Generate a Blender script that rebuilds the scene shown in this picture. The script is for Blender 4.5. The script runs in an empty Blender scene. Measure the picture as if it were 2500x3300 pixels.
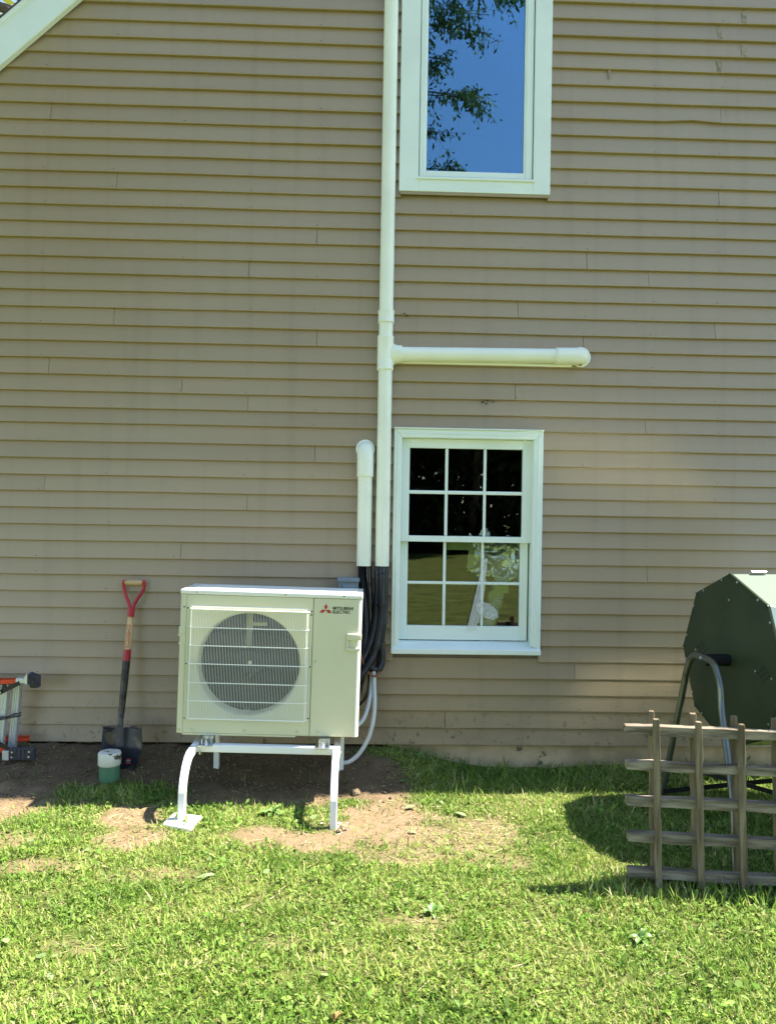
import bpy, bmesh, math, random
import numpy as np
from mathutils import Vector, Matrix, noise

# ------------------------------------------------------------------ camera, sky, sun, exposure
S = bpy.context.scene
COL = S.collection
rad = math.radians

cam_d = bpy.data.cameras.new("camera"); cam = bpy.data.objects.new("camera", cam_d); COL.objects.link(cam)
cam_d.sensor_fit = 'AUTO'; cam_d.sensor_width = 36.0; cam_d.lens = 26.87
cam_d.clip_start = .05; cam_d.clip_end = 2000
_yaw, _roll, _pit = rad(1.6), rad(.95), math.atan(13/2462.7)
_f = Vector((math.sin(_yaw)*math.cos(_pit), math.cos(_yaw)*math.cos(_pit), math.sin(_pit)))
_r0 = Vector((math.cos(_yaw), -math.sin(_yaw), 0)); _u0 = _r0.cross(_f)
_r = _r0*math.cos(_roll) + _u0*math.sin(_roll); _u = _r.cross(_f)
_m = Matrix((_r, _u, -_f)).transposed().to_4x4(); _m.translation = Vector((0, -4.6, 1.5))
cam.matrix_world = _m
S.camera = cam

SUN = Vector((.667, .085, 1.0)).normalized()          # direction towards the sun
w = bpy.data.worlds.new("World"); S.world = w; w.use_nodes = True
nt = w.node_tree; bg = nt.nodes["Background"]
sky = nt.nodes.new("ShaderNodeTexSky"); sky.sky_type = 'NISHITA'; sky.sun_disc = False
sky.sun_elevation = math.asin(SUN.z); sky.sun_rotation = math.atan2(SUN.x, SUN.y)
sky.altitude = 100; sky.air_density = 1.0; sky.dust_density = .3; sky.ozone_density = 2.2
nt.links.new(sky.outputs[0], bg.inputs[0]); bg.inputs[1].default_value = .115
sd = bpy.data.lights.new("sun", 'SUN'); sd.energy = 5.0; sd.angle = rad(.53); sd.color = (1, .955, .88)
so = bpy.data.objects.new("sun", sd); COL.objects.link(so)
so.rotation_euler = SUN.to_track_quat('Z', 'Y').to_euler(); so.location = (6, 2, 12)
S.view_settings.view_transform = 'Standard'; S.view_settings.look = 'None'
S.view_settings.gamma = 1; S.view_settings.use_curve_mapping = False
S.view_settings.exposure = 1.93
S.cycles.blur_glossy = .1
S.view_settings.use_white_balance = True; S.view_settings.white_balance_temperature = 7100; S.view_settings.white_balance_tint = 10

# ------------------------------------------------------------------ helpers
rng = random.Random(7); nr = np.random.default_rng(11)
MATS = {}

def mat(name, col, rough=.5, metal=0, var=.12, vscale=6, bump=0, bscale=60, stretch=(1, 1, 1), col2=None,
        spec=.5, thr=(.35, .65), randv=0, speck=None, coat=0):
    m = bpy.data.materials.new(name); m.use_nodes = True; t = m.node_tree; N = t.nodes; L = t.links
    b = N["Principled BSDF"]
    b.inputs["Roughness"].default_value = rough; b.inputs["Metallic"].default_value = metal
    b.inputs["Specular IOR Level"].default_value = spec
    if coat: b.inputs["Coat Weight"].default_value = coat
    tc = N.new("ShaderNodeTexCoord"); oi = N.new("ShaderNodeObjectInfo")
    mul = N.new("ShaderNodeVectorMath"); mul.operation = 'MULTIPLY_ADD'
    L.new(tc.outputs["Object"], mul.inputs[0]); mul.inputs[1].default_value = stretch
    cb = N.new("ShaderNodeCombineXYZ"); mm = N.new("ShaderNodeMath"); mm.operation = 'MULTIPLY'
    L.new(oi.outputs["Random"], mm.inputs[0]); mm.inputs[1].default_value = 57.0
    L.new(mm.outputs[0], cb.inputs[0]); L.new(mm.outputs[0], cb.inputs[2]); L.new(cb.outputs[0], mul.inputs[2])
    n1 = N.new("ShaderNodeTexNoise"); n1.inputs["Scale"].default_value = vscale; n1.inputs["Detail"].default_value = 6
    L.new(mul.outputs[0], n1.inputs["Vector"])
    rp = N.new("ShaderNodeMapRange"); rp.inputs[1].default_value = thr[0]; rp.inputs[2].default_value = thr[1]
    L.new(n1.outputs[0], rp.inputs[0])
    mx = N.new("ShaderNodeMix"); mx.data_type = 'RGBA'; L.new(rp.outputs[0], mx.inputs[0])
    c2 = col2 or tuple(c*(1+var) for c in col); c1 = col if col2 else tuple(c*(1-var) for c in col)
    mx.inputs[6].default_value = (*c1, 1); mx.inputs[7].default_value = (*c2, 1)
    out = mx.outputs[2]
    if randv:
        hv = N.new("ShaderNodeHueSaturation"); mr = N.new("ShaderNodeMapRange")
        mr.inputs[3].default_value = 1-randv; mr.inputs[4].default_value = 1+randv
        L.new(oi.outputs["Random"], mr.inputs[0]); L.new(mr.outputs[0], hv.inputs["Value"]); L.new(out, hv.inputs["Color"]); out = hv.outputs[0]
    if speck:                                   # (scale, threshold, colour): flecks of dirt with a shape of their own
        n3 = N.new("ShaderNodeTexNoise"); n3.inputs["Scale"].default_value = speck[0]; n3.inputs["Detail"].default_value = 3
        L.new(tc.outputs["Object"], n3.inputs["Vector"])
        r3 = N.new("ShaderNodeMapRange"); r3.inputs[1].default_value = speck[1]; r3.inputs[2].default_value = speck[1]+.03
        L.new(n3.outputs[0], r3.inputs[0])
        m3 = N.new("ShaderNodeMix"); m3.data_type = 'RGBA'; L.new(r3.outputs[0], m3.inputs[0]); L.new(out, m3.inputs[6])
        m3.inputs[7].default_value = (*speck[2], 1); out = m3.outputs[2]
    L.new(out, b.inputs["Base Color"])
    if bump:
        n2 = N.new("ShaderNodeTexNoise"); n2.inputs["Scale"].default_value = bscale; n2.inputs["Detail"].default_value = 5
        L.new(mul.outputs[0], n2.inputs["Vector"])
        bp = N.new("ShaderNodeBump"); bp.inputs["Strength"].default_value = bump; bp.inputs["Distance"].default_value = .01
        L.new(n2.outputs[0], bp.inputs["Height"]); L.new(bp.outputs[0], b.inputs["Normal"])
    MATS[name] = m; return m

def vcol_mat(name, rough=.6, trans=.3, spec=.3):
    m = bpy.data.materials.new(name); m.use_nodes = True; t = m.node_tree; N = t.nodes; L = t.links
    b = N["Principled BSDF"]; b.inputs["Roughness"].default_value = rough; b.inputs["Specular IOR Level"].default_value = spec
    a = N.new("ShaderNodeAttribute"); a.attribute_name = "Col"; L.new(a.outputs[0], b.inputs["Base Color"])
    if trans:
        tr = N.new("ShaderNodeBsdfTranslucent"); L.new(a.outputs[0], tr.inputs[0])
        mx = N.new("ShaderNodeMixShader"); mx.inputs[0].default_value = trans
        L.new(b.outputs[0], mx.inputs[1]); L.new(tr.outputs[0], mx.inputs[2])
        L.new(mx.outputs[0], N["Material Output"].inputs[0])
    MATS[name] = m; return m

def glass_mat(name, refl, tint=(.85, .9, .87), refl_col=(1, 1, 1)):
    m = bpy.data.materials.new(name); m.use_nodes = True; t = m.node_tree; N = t.nodes; L = t.links
    N.remove(N["Principled BSDF"])
    tr = N.new("ShaderNodeBsdfTransparent"); tr.inputs[0].default_value = (*tint, 1)
    gl = N.new("ShaderNodeBsdfGlossy"); gl.inputs["Roughness"].default_value = 0.0; gl.inputs["Color"].default_value = (*refl_col, 1)
    fr = N.new("ShaderNodeFresnel"); fr.inputs[0].default_value = 1.52
    ma = N.new("ShaderNodeMath"); ma.operation = 'MULTIPLY_ADD'; ma.inputs[1].default_value = refl/.043; ma.inputs[2].default_value = 0; ma.use_clamp = True
    L.new(fr.outputs[0], ma.inputs[0])
    nz = N.new("ShaderNodeTexNoise"); nz.inputs["Scale"].default_value = 3.0
    tcn = N.new("ShaderNodeTexCoord"); L.new(tcn.outputs["Object"], nz.inputs["Vector"])
    bp = N.new("ShaderNodeBump"); bp.inputs["Strength"].default_value = .02; bp.inputs["Distance"].default_value = .02
    L.new(nz.outputs[0], bp.inputs["Height"]); L.new(bp.outputs[0], gl.inputs["Normal"])
    mx = N.new("ShaderNodeMixShader"); L.new(ma.outputs[0], mx.inputs[0]); L.new(tr.outputs[0], mx.inputs[1]); L.new(gl.outputs[0], mx.inputs[2])
    L.new(mx.outputs[0], N["Material Output"].inputs[0]); MATS[name] = m; return m

def film_mat(name, alpha, rough=.15):
    m = bpy.data.materials.new(name); m.use_nodes = True; t = m.node_tree; N = t.nodes; L = t.links
    b = N["Principled BSDF"]; b.inputs["Base Color"].default_value = (.8, .82, .8, 1); b.inputs["Roughness"].default_value = rough
    tr = N.new("ShaderNodeBsdfTransparent"); mx = N.new("ShaderNodeMixShader"); mx.inputs[0].default_value = alpha
    L.new(tr.outputs[0], mx.inputs[1]); L.new(b.outputs[0], mx.inputs[2]); L.new(mx.outputs[0], N["Material Output"].inputs[0])
    MATS[name] = m; return m

W = {}                                           # world origin of every object built
class MB:
    def __init__(s, xf=None): s.v = []; s.f = []; s.xf = xf
    def add(s, vs, fs):
        o = len(s.v); s.v += [tuple(v) for v in vs]; s.f += [tuple(i+o for i in f) for f in fs]; return s
    def box(s, x0, x1, y0, y1, z0, z1):
        return s.add([(x0,y0,z0),(x1,y0,z0),(x1,y1,z0),(x0,y1,z0),(x0,y0,z1),(x1,y0,z1),(x1,y1,z1),(x0,y1,z1)],
                     [(3,2,1,0),(4,5,6,7),(0,1,5,4),(1,2,6,5),(2,3,7,6),(3,0,4,7)])
    def bar(s, p, q, wdt, thk, up=(0, 0, 1)):     # box along p->q, wdt along side, thk along up
        p, q = Vector(p), Vector(q); d = (q-p).normalized(); sd_ = d.cross(Vector(up)).normalized(); u = sd_.cross(d)
        vs = []
        for c in (p, q):
            for a, b in ((-1,-1),(1,-1),(1,1),(-1,1)): vs.append(c+sd_*(a*wdt/2)+u*(b*thk/2))
        return s.add(vs, [(3,2,1,0),(4,5,6,7),(0,1,5,4),(1,2,6,5),(2,3,7,6),(3,0,4,7)])
    def prism(s, poly, y0, y1):                   # polygon in x,z (ccw seen from -y) extruded y0 (front) -> y1
        n = len(poly)
        return s.add([(x, y0, z) for x, z in poly]+[(x, y1, z) for x, z in poly],
                     [tuple(range(n)), tuple(range(2*n-1, n-1, -1))]+[((i+1) % n, i, n+i, n+(i+1) % n) for i in range(n)])
    def tube(s, path, r, n=10, caps=True, flat=None):
        P = [Vector(p) for p in path]; R = r if isinstance(r, (list, tuple)) else [r]*len(P)
        prev = None; rings = []
        for i, p in enumerate(P):
            d = (P[min(i+1, len(P)-1)]-P[max(i-1, 0)]).normalized()
            if prev is None:
                a = Vector((0, 0, 1)) if abs(d.z) < .9 else Vector((1, 0, 0)); x = d.cross(a).normalized()
            else: x = (prev-d*prev.dot(d)).normalized()
            prev = x; y = d.cross(x)
            rings.append([p+(x*math.cos(2*math.pi*k/n)+y*math.sin(2*math.pi*k/n))*R[i] for k in range(n)])
        vs = [v for rg in rings for v in rg]; fs = []
        for i in range(len(P)-1):
            for k in range(n): fs.append((i*n+k, i*n+(k+1) % n, (i+1)*n+(k+1) % n, (i+1)*n+k))
        if caps: fs += [tuple(range(n-1, -1, -1)), tuple(range((len(P)-1)*n, len(P)*n))]
        return s.add(vs, fs)
    def cyl(s, p, q, r, n=16, r2=None): return s.tube([p, q], [r, r if r2 is None else r2], n)
    def loft(s, rings, close=True, caps=True):
        n = len(rings[0]); vs = [v for r in rings for v in r]; fs = []
        for i in range(len(rings)-1):
            for k in range(n if close else n-1): fs.append((i*n+k, i*n+(k+1) % n, (i+1)*n+(k+1) % n, (i+1)*n+k))
        if caps: fs += [tuple(range(n-1, -1, -1)), tuple(range((len(rings)-1)*n, len(rings)*n))]
        return s.add(vs, fs)
    def build(s, name, m, parent=None, smooth=False, bevel=0, seg=1, solid=0, origin=None):
        vs = [Vector(v) for v in s.v]
        if s.xf: vs = [s.xf(v) for v in vs]
        a = np.array([tuple(v) for v in vs])
        o = Vector(origin) if origin else Vector(((a[:, 0].min()+a[:, 0].max())/2, (a[:, 1].min()+a[:, 1].max())/2, (a[:, 2].min() if parent is None else (a[:, 2].min()+a[:, 2].max())/2)))
        me = bpy.data.meshes.new(name); me.from_pydata([tuple(v-o) for v in vs], [], s.f)
        bm = bmesh.new(); bm.from_mesh(me)
        if solid: bmesh.ops.solidify(bm, geom=bm.faces[:], thickness=solid)
        bmesh.ops.recalc_face_normals(bm, faces=bm.faces)
        if bevel:
            es = [e for e in bm.edges if len(e.link_faces) == 2 and e.calc_face_angle() > rad(40)]
            bmesh.ops.bevel(bm, geom=es, offset=bevel, segments=seg, profile=.5, affect='EDGES', clamp_overlap=True)
        bm.to_mesh(me); bm.free()
        if smooth:
            for p in me.polygons: p.use_smooth = True
            try: me.set_sharp_from_angle(angle=rad(50))
            except Exception: pass
        me.materials.append(MATS[m] if isinstance(m, str) else m)
        ob = bpy.data.objects.new(name, me); COL.objects.link(ob); W[ob.name] = o
        if parent: ob.parent = parent; ob.location = o-W[parent.name]
        else: ob.location = o
        return ob

def tag(o, label=None, cat=None, group=None, kind=None):
    if label: o['label'] = label
    if cat: o['category'] = cat
    if group: o['group'] = group
    if kind: o['kind'] = kind
    return o
def thing(name, loc, label, cat, group=None):
    e = bpy.data.objects.new(name, None); e.empty_display_size = .1; COL.objects.link(e); e.location = loc; W[e.name] = Vector(loc)
    return tag(e, label, cat, group)
def share(src, name, loc, parent, rot=None):
    o = bpy.data.objects.new(name, src.data); COL.objects.link(o); W[o.name] = Vector(loc)
    if parent: o.parent = parent; o.location = Vector(loc)-W[parent.name]
    else: o.location = loc
    if rot: o.rotation_euler = rot
    return o
def mesh_np(name, V, F, C, m, parent=None, smooth=False):
    """big meshes from numpy: V (n,3), F list of equally long index arrays, C (n,3) colours"""
    me = bpy.data.meshes.new(name); k = F.shape[1]
    me.vertices.add(len(V)); me.vertices.foreach_set("co", V.astype(np.float32).ravel())
    me.loops.add(F.size); me.loops.foreach_set("vertex_index", F.astype(np.int32).ravel())
    me.polygons.add(len(F)); me.polygons.foreach_set("loop_start", np.arange(0, F.size, k, dtype=np.int32))
    me.polygons.foreach_set("loop_total", np.full(len(F), k, dtype=np.int32))
    me.update(calc_edges=True)
    if C is not None:
        at = me.color_attributes.new("Col", 'FLOAT_COLOR', 'POINT')
        at.data.foreach_set("color", np.concatenate([C, np.ones((len(C), 1))], 1).astype(np.float32).ravel())
    if smooth: me.polygons.foreach_set("use_smooth", np.ones(len(F), dtype=bool))
    me.materials.append(MATS[m]); ob = bpy.data.objects.new(name, me); COL.objects.link(ob); W[ob.name] = Vector((0, 0, 0))
    if parent: ob.parent = parent; ob.location = -W[parent.name]
    return ob
def smooth01(a, b, x):
    t = np.clip((x-a)/(b-a), 0, 1); return t*t*(3-2*t)
def bez(pts, n=24):                               # Catmull-Rom through points
    P = [Vector(p) for p in pts]; P = [P[0]*2-P[1]]+P+[P[-1]*2-P[-2]]; out = []
    m_ = len(P)-3
    for i in range(m_):
        k = max(2, n//m_)
        for j in range(k):
            t = j/k; a, b, c, d = P[i:i+4]
            out.append(.5*((2*b)+(c-a)*t+(2*a-5*b+4*c-d)*t*t+(3*b-a-3*c+d)*t**3))
    out.append(P[-2]); return out
def text_geo(body, width, height, bold=0.0, shear=0.0):
    cu = bpy.data.curves.new("txt", 'FONT'); cu.body = body; cu.size = 1; cu.offset = bold; cu.shear = shear; cu.resolution_u = 3
    ob = bpy.data.objects.new("txt", cu); COL.objects.link(ob)
    dg = bpy.context.evaluated_depsgraph_get(); me = bpy.data.meshes.new_from_object(ob.evaluated_get(dg))
    v = np.array([tuple(q.co) for q in me.vertices]); f = [tuple(p.vertices) for p in me.polygons]
    bpy.data.objects.remove(ob); bpy.data.curves.remove(cu); bpy.data.meshes.remove(me)
    mn, mx = v.min(0), v.max(0); v[:, 0] = (v[:, 0]-mn[0])/(mx[0]-mn[0])*width; v[:, 1] = (v[:, 1]-mn[1])/(mx[1]-mn[1])*height
    return v[:, :2], f

# ------------------------------------------------------------------ materials
mat("siding", (.330, .247, .147), rough=.36, var=.05, vscale=1.6, bump=.05, bscale=38, stretch=(.12, 1, 3), randv=.035, speck=(55, .735, (.13, .11, .09)), spec=.6)
mat("trim_white", (.75, .83, .77), rough=.45, var=.03, vscale=4, bump=.03, bscale=30, speck=(40, .76, (.45, .44, .38)))
mat("pvc_white", (.81, .84, .71), rough=.36, var=.05, vscale=3, speck=(45, .74, (.5, .48, .38)))
mat("caulk", (.30, .27, .22), rough=.7)
mat("sheath", (.16, .14, .11), rough=.9)
mat("concrete", (.54, .41, .25), rough=.9, var=.25, vscale=5, bump=.5, bscale=45, speck=(9, .62, (.16, .15, .09)))
mat("shingle", (.07, .065, .06), rough=.95, var=.3, vscale=25, bump=.5, bscale=80)
mat("room_dark", (.035, .033, .03), rough=.9)
glass_mat("glass_upper", .18, refl_col=(.36, .70, 1)); glass_mat("glass_lower", .07)
mat("cabinet", (.60, .595, .42), rough=.38, var=.025, vscale=3, bump=.015, bscale=20, speck=(70, .775, (.35, .33, .25)), spec=.35)
mat("lid_and_sunlit_side", (.74, .75, .69), rough=.38, var=.02, vscale=3)
mat("wire_white", (.82, .84, .78), rough=.35, var=.02)
mat("fan_black", (.010, .010, .009), rough=.7, spec=.15)
mat("coil_dark", (.010, .010, .009), rough=.9, spec=.05)
mat("shade_gap", (.05, .055, .04), rough=.9)
mat("print_black", (.012, .02, .012), rough=.5); mat("print_red", (.45, .03, .03), rough=.5)
mat("stand_white", (.78, .80, .80), rough=.35, var=.03, vscale=5, metal=.0, speck=(60, .74, (.4, .38, .33)))
mat("zinc", (.55, .57, .6), rough=.32, metal=.9, var=.15, vscale=20)
mat("screw", (.6, .62, .58), rough=.3, metal=.8)
mat("pad_white", (.78, .78, .74), rough=.75, var=.08, vscale=12, bump=.3, bscale=60, speck=(22, .66, (.22, .16, .10)))
mat("foam_black", (.012, .013, .016), rough=.42, var=.3, vscale=14, bump=.12, bscale=26)
mat("conduit_black", (.008, .008, .009), rough=.22)
mat("conduit_white", (.62, .65, .64), rough=.45, var=.05)
mat("wire_brown", (.24, .065, .02), rough=.5)
mat("box_grey", (.20, .25, .28), rough=.4, var=.05)
mat("red_paint", (.40, .013, .022), rough=.38, var=.08, vscale=20)
mat("ash_wood", (.52, .36, .17), rough=.5, var=.25, vscale=9, stretch=(6, 6, .5), bump=.05, bscale=50)
mat("ash_grip", (.52, .37, .18), rough=.5, col2=(.36, .22, .09), vscale=14, stretch=(.6, 5, 6), thr=(.45, .7))
mat("shovel_steel", (.055, .05, .045), rough=.42, metal=.6, var=.5, vscale=22, bump=.1, bscale=60)
mat("blade_steel", (.018, .021, .035), rough=.28, metal=.3, col2=(.11, .09, .065), vscale=11, thr=(.54, .64), bump=.05, bscale=40)
mat("cap_white", (.70, .70, .60), rough=.6, var=.08, vscale=10, bump=.1, bscale=40, speck=(26, .60, (.10, .085, .05)))
mat("sewer_green", (.055, .22, .12), rough=.5, col2=(.10, .15, .09), vscale=14, thr=(.45, .8))
mat("ladder_orange", (.60, .05, .012), rough=.42, var=.08, vscale=30)
mat("aluminium", (.55, .60, .65), rough=.35, metal=.6, var=.1, vscale=18, stretch=(8, 8, 1))
mat("rubber", (.04, .042, .05), rough=.7, var=.3, vscale=30, bump=.2, bscale=60)
mat("drum_green", (.026, .041, .018), rough=.42, var=.18, vscale=4, spec=.4, speck=(60, .74, (.06, .075, .05)))
mat("drum_panel", (.25, .32, .27), rough=.2, metal=.3, var=.04, vscale=3, spec=.9)
mat("tube_steel", (.17, .185, .155), rough=.34, metal=.75, var=.1, vscale=6)
mat("bracket_black", (.01, .01, .011), rough=.4)
mat("old_wood", (.20, .165, .11), rough=.85, col2=(.34, .30, .235), vscale=5, stretch=(7, 7, 7), bump=.5, bscale=22, randv=.12, speck=(30, .70, (.06, .05, .03)))
mat("old_wood_h", (.10, .08, .054), rough=.9, col2=(.29, .25, .19), vscale=38, stretch=(.12, 1, 1.4), bump=.6, bscale=60, randv=.14, speck=(30, .70, (.06, .05, .03)))
mat("old_wood_v", (.095, .073, .042), rough=.9, col2=(.235, .19, .12), vscale=38, stretch=(1.4, 1, .12), bump=.6, bscale=60, randv=.12, speck=(30, .70, (.06, .05, .03)))
mat("foil", (.92, .92, .9), rough=.32, metal=1.0, var=.02)
mat("paper_lime", (.50, .56, .24), rough=.6, var=.08)
mat("duct_grey", (.66, .68, .66), rough=.4)
film_mat("film", .30); film_mat("film_faint", .012)
mat("clod", (.26, .19, .12), rough=.95, var=.3, vscale=30, bump=.6, bscale=80)
mat("crumb", (.17, .12, .075), rough=.95, var=.3, vscale=30)
mat("bark", (.10, .075, .05), rough=.95, var=.3, vscale=12, bump=.6, bscale=30)
mat("dead_leaf", (.34, .15, .06), rough=.7, var=.3, vscale=20)
vcol_mat("grass", rough=.55, trans=.35); vcol_mat("leaf", rough=.55, trans=.3, spec=.2); vcol_mat("straw", rough=.7, trans=.15)

def weather(m_):
    t = m_.node_tree; N = t.nodes; L = t.links; b = N["Principled BSDF"]; src = b.inputs["Base Color"].links[0].from_socket
    geo = N.new("ShaderNodeNewGeometry"); sep = N.new("ShaderNodeSeparateXYZ"); L.new(geo.outputs["Position"], sep.inputs[0])
    def nz_(sc, vec, det=5):
        mu = N.new("ShaderNodeVectorMath"); mu.operation = 'MULTIPLY'; L.new(geo.outputs["Position"], mu.inputs[0]); mu.inputs[1].default_value = vec
        q = N.new("ShaderNodeTexNoise"); q.inputs["Scale"].default_value = sc; q.inputs["Detail"].default_value = det; L.new(mu.outputs[0], q.inputs["Vector"]); return q.outputs[0]
    def mr(s_, a, b_, c=0, d=1):
        q = N.new("ShaderNodeMapRange"); L.new(s_, q.inputs[0])
        for i, v in enumerate((a, b_, c, d)): q.inputs[i+1].default_value = v
        return q.outputs[0]
    def mixc(f, a, col, mode='MIX'):
        q = N.new("ShaderNodeMix"); q.data_type = 'RGBA'; q.blend_type = mode; L.new(f, q.inputs[0]); L.new(a, q.inputs[6]); q.inputs[7].default_value = (*col, 1); return q.outputs[2]
    def mul(a, b_):
        q = N.new("ShaderNodeMath"); q.operation = 'MULTIPLY'; L.new(a, q.inputs[0]); L.new(b_, q.inputs[1]); return q.outputs[0]
    c = mixc(mr(nz_(.7, (1, 1, 1)), .35, .68, 0, .22), src, (.42, .35, .25))
    c = mixc(mr(nz_(3.0, (4, 1, .22)), .52, .70, 0, .16), c, (.17, .13, .08))
    low = mr(sep.outputs[2], .62, .14); spl = mr(nz_(30, (1, 1, 1), 7), .58, .72)
    c = mixc(mul(mul(low, low), spl), c, (.10, .07, .042))
    c = mixc(mul(mr(sep.outputs[2], .40, .12), mr(nz_(5, (1, 1, 2)), .4, .7, 0, .35)), c, (.15, .115, .075))
    L.new(c, b.inputs["Base Color"])
weather(MATS["siding"])
# soil / lawn ground
gm = bpy.data.materials.new("ground"); gm.use_nodes = True; MATS["ground"] = gm
t = gm.node_tree; N = t.nodes; L = t.links; b = N["Principled BSDF"]; b.inputs["Roughness"].default_value = .95; b.inputs["Specular IOR Level"].default_value = .15
tc = N.new("ShaderNodeTexCoord"); at = N.new("ShaderNodeAttribute"); at.attribute_name = "Col"
def _n(sc, det=8, ro=.6):
    q = N.new("ShaderNodeTexNoise"); q.inputs["Scale"].default_value = sc; q.inputs["Detail"].default_value = det; q.inputs["Roughness"].default_value = ro
    L.new(tc.outputs["Object"], q.inputs["Vector"]); return q.outputs[0]
def _mix(f, a, bb, mode='MIX'):
    q = N.new("ShaderNodeMix"); q.data_type = 'RGBA'; q.blend_type = mode
    if isinstance(f, float): q.inputs[0].default_value = f
    else: L.new(f, q.inputs[0])
    for i, s_ in ((6, a), (7, bb)):
        if isinstance(s_, tuple): q.inputs[i].default_value = (*s_, 1)
        else: L.new(s_, q.inputs[i])
    return q.outputs[2]
def _rng(s_, a, bb):
    q = N.new("ShaderNodeMapRange"); q.inputs[1].default_value = a; q.inputs[2].default_value = bb; L.new(s_, q.inputs[0]); return q.outputs[0]
fine = _rng(_n(55), .35, .7); big = _rng(_n(1.3, 4), .35, .65); med = _rng(_n(9, 6), .35, .65); pebb = _rng(_n(120, 3), .62, .68)
soilc = _mix(med, (.195, .138, .083), (.255, .19, .12)); soilc = _mix(fine, soilc, _mix(.4, soilc, (.16, .11, .065))); soilc = _mix(pebb, soilc, (.11, .07, .04))
lawnc = _mix(fine, (.04, .055, .014), (.17, .175, .055)); lawnc = _mix(big, lawnc, _mix(.5, lawnc, (.12, .17, .035))); patch = _rng(_n(2.2, 9, .75), .38, .62); lawnc = _mix(patch, _mix(.7, lawnc, (.035, .055, .012)), _mix(.3, lawnc, (.20, .24, .06)))
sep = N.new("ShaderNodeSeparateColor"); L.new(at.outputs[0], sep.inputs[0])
soilc = _mix(sep.outputs[1], soilc, _mix(.58, soilc, (.055, .038, .024)))  # soil by the wall darkened: damp earth plus shade put into the colour
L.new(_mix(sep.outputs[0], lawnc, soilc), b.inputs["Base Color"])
bp = N.new("ShaderNodeBump"); bp.inputs["Strength"].default_value = .9; bp.inputs["Distance"].default_value = .012
L.new(_n(48, 8, .7), bp.inputs["Height"]); L.new(bp.outputs[0], b.inputs["Normal"])

# ------------------------------------------------------------------ ground
BARE = [(-1.9, -.72, .40, .30, 1), (-1.62, -1.08, .17, .12, .7), (-1.13, -.80, .17, .17, 1), (-1.05, -1.06, .17, .13, .95), (-.45, -1.03, .20, .11, .9),
        (-.2, -1.08, .26, .13, .95), (.1, -.86, .34, .32, 1), (.45, -.98, .34, .26, .74), (.25, -1.2, .26, .13, .7), (.58, -1.25, .2, .1, .55),
        (-1.37, -1.34, .17, .07, .75), (-.87, -1.42, .2, .08, .6), (.22, -1.78, .16, .06, .55), (-.05, -.35, .35, .28, 1), (-.3, -1.9, .14, .05, .45),
        (.9, -1.7, .12, .05, .4), (-1.0, -1.95, .12, .05, .4)]
GREEN = [(-1.27, -.52, .38, .14, 1), (-.66, -.76, .34, .13, .95), (-.08, -.60, .13, .05, .8), (-.14, -.80, .10, .05, .7), (.36, -.06, .40, .14, 1),
         (-1.5, -.86, .22, .16, .9), (.42, -.86, .13, .05, .5)]
def noise2(x, y, s, seed=0):
    return noise.noise(Vector((x*s+seed*13.7, y*s-seed*7.1, seed*3.3)))
def soil(x, y):
    e = .28*noise2(x, y, 9, 1)+.22*noise2(x, y, 26, 2)
    v = 0.0
    if y > -.75 and x < .42:
        v = float(smooth01(-.72, -.58, y+.05*e)*(1-smooth01(.12, .40, x+.2*e)))
    for cx, cy, rx, ry, k in BARE:
        d = math.hypot((x-cx)/rx, (y-cy)/ry)+e*.9
        if d < 1.25: v = max(v, k*float(1-smooth01(.6, 1.28, d)))
    for cx, cy, rx, ry, k in GREEN:
        d = math.hypot((x-cx)/rx, (y-cy)/ry)+e*.9
        if d < 1.25: v *= 1-k*float(1-smooth01(.6, 1.2, d))
    return v
def gz(x, y, fine=True):
    l = float(1-smooth01(.05, .75, x))
    z = .118*l*math.exp(-(y/.31)**2)+.02*(1-l)*float(smooth01(1.1, 1.5, x))*math.exp(-(y/.3)**2)-.015*(1-l)*math.exp(-(y/.35)**2)
    z += .012*noise2(x, y, 2.2, 5)+.02*noise2(x, y, .35, 6)*min(1, abs(y)/3)
    if fine: z += .006*noise2(x, y, 11, 7)
    return z
fx = np.arange(-2.9, 2.9001, .022); fy = np.arange(-3.0, .1001, .022)
xs = np.concatenate([[-400, -150, -70, -35, -20, -12, -8, -6, -5, -4, -3.4], fx, [3.4, 4, 5, 6, 8, 12, 20, 35, 70, 150, 400]])
ys = np.concatenate([[-400, -200, -120, -80, -55, -42, -34, -28, -23, -19, -16, -13.5, -11.5, -10, -8.5, -7.3, -6.3, -5.5, -4.8, -4.2, -3.7, -3.3], fy, [.3, 2, 6, 12, 25, 60, 150, 400]])
nx, ny = len(xs), len(ys); V = np.zeros((nx*ny, 3)); C = np.zeros((nx*ny, 3))
for j, y in enumerate(ys):
    for i, x in enumerate(xs):
        near = -2.95 < x < 2.95 and -3.05 < y < .12
        s_ = soil(x, y) if near and y > -2.2 else 0.0
        z = gz(x, y, near)
        if near and s_ > .1:
            c = noise2(x, y, 28, 3); z += s_*(.009*max(c, -.2)+.006*noise2(x, y, 60, 4))
            if y > -.64: z += .024*s_*max(0, noise2(x, y, 13, 8))+.010*s_*max(0, noise2(x, y, 34, 9))
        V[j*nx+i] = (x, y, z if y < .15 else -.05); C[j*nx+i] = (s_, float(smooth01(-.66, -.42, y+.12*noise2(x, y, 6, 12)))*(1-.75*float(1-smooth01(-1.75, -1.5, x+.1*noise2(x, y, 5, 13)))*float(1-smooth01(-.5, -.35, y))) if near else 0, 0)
I = np.arange((ny-1)*(nx-1)); jj, ii = I//(nx-1), I % (nx-1); a = jj*nx+ii
ground = mesh_np("ground", V, np.stack([a, a+1, a+nx+1, a+nx], 1), C, "ground", smooth=True)
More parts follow.
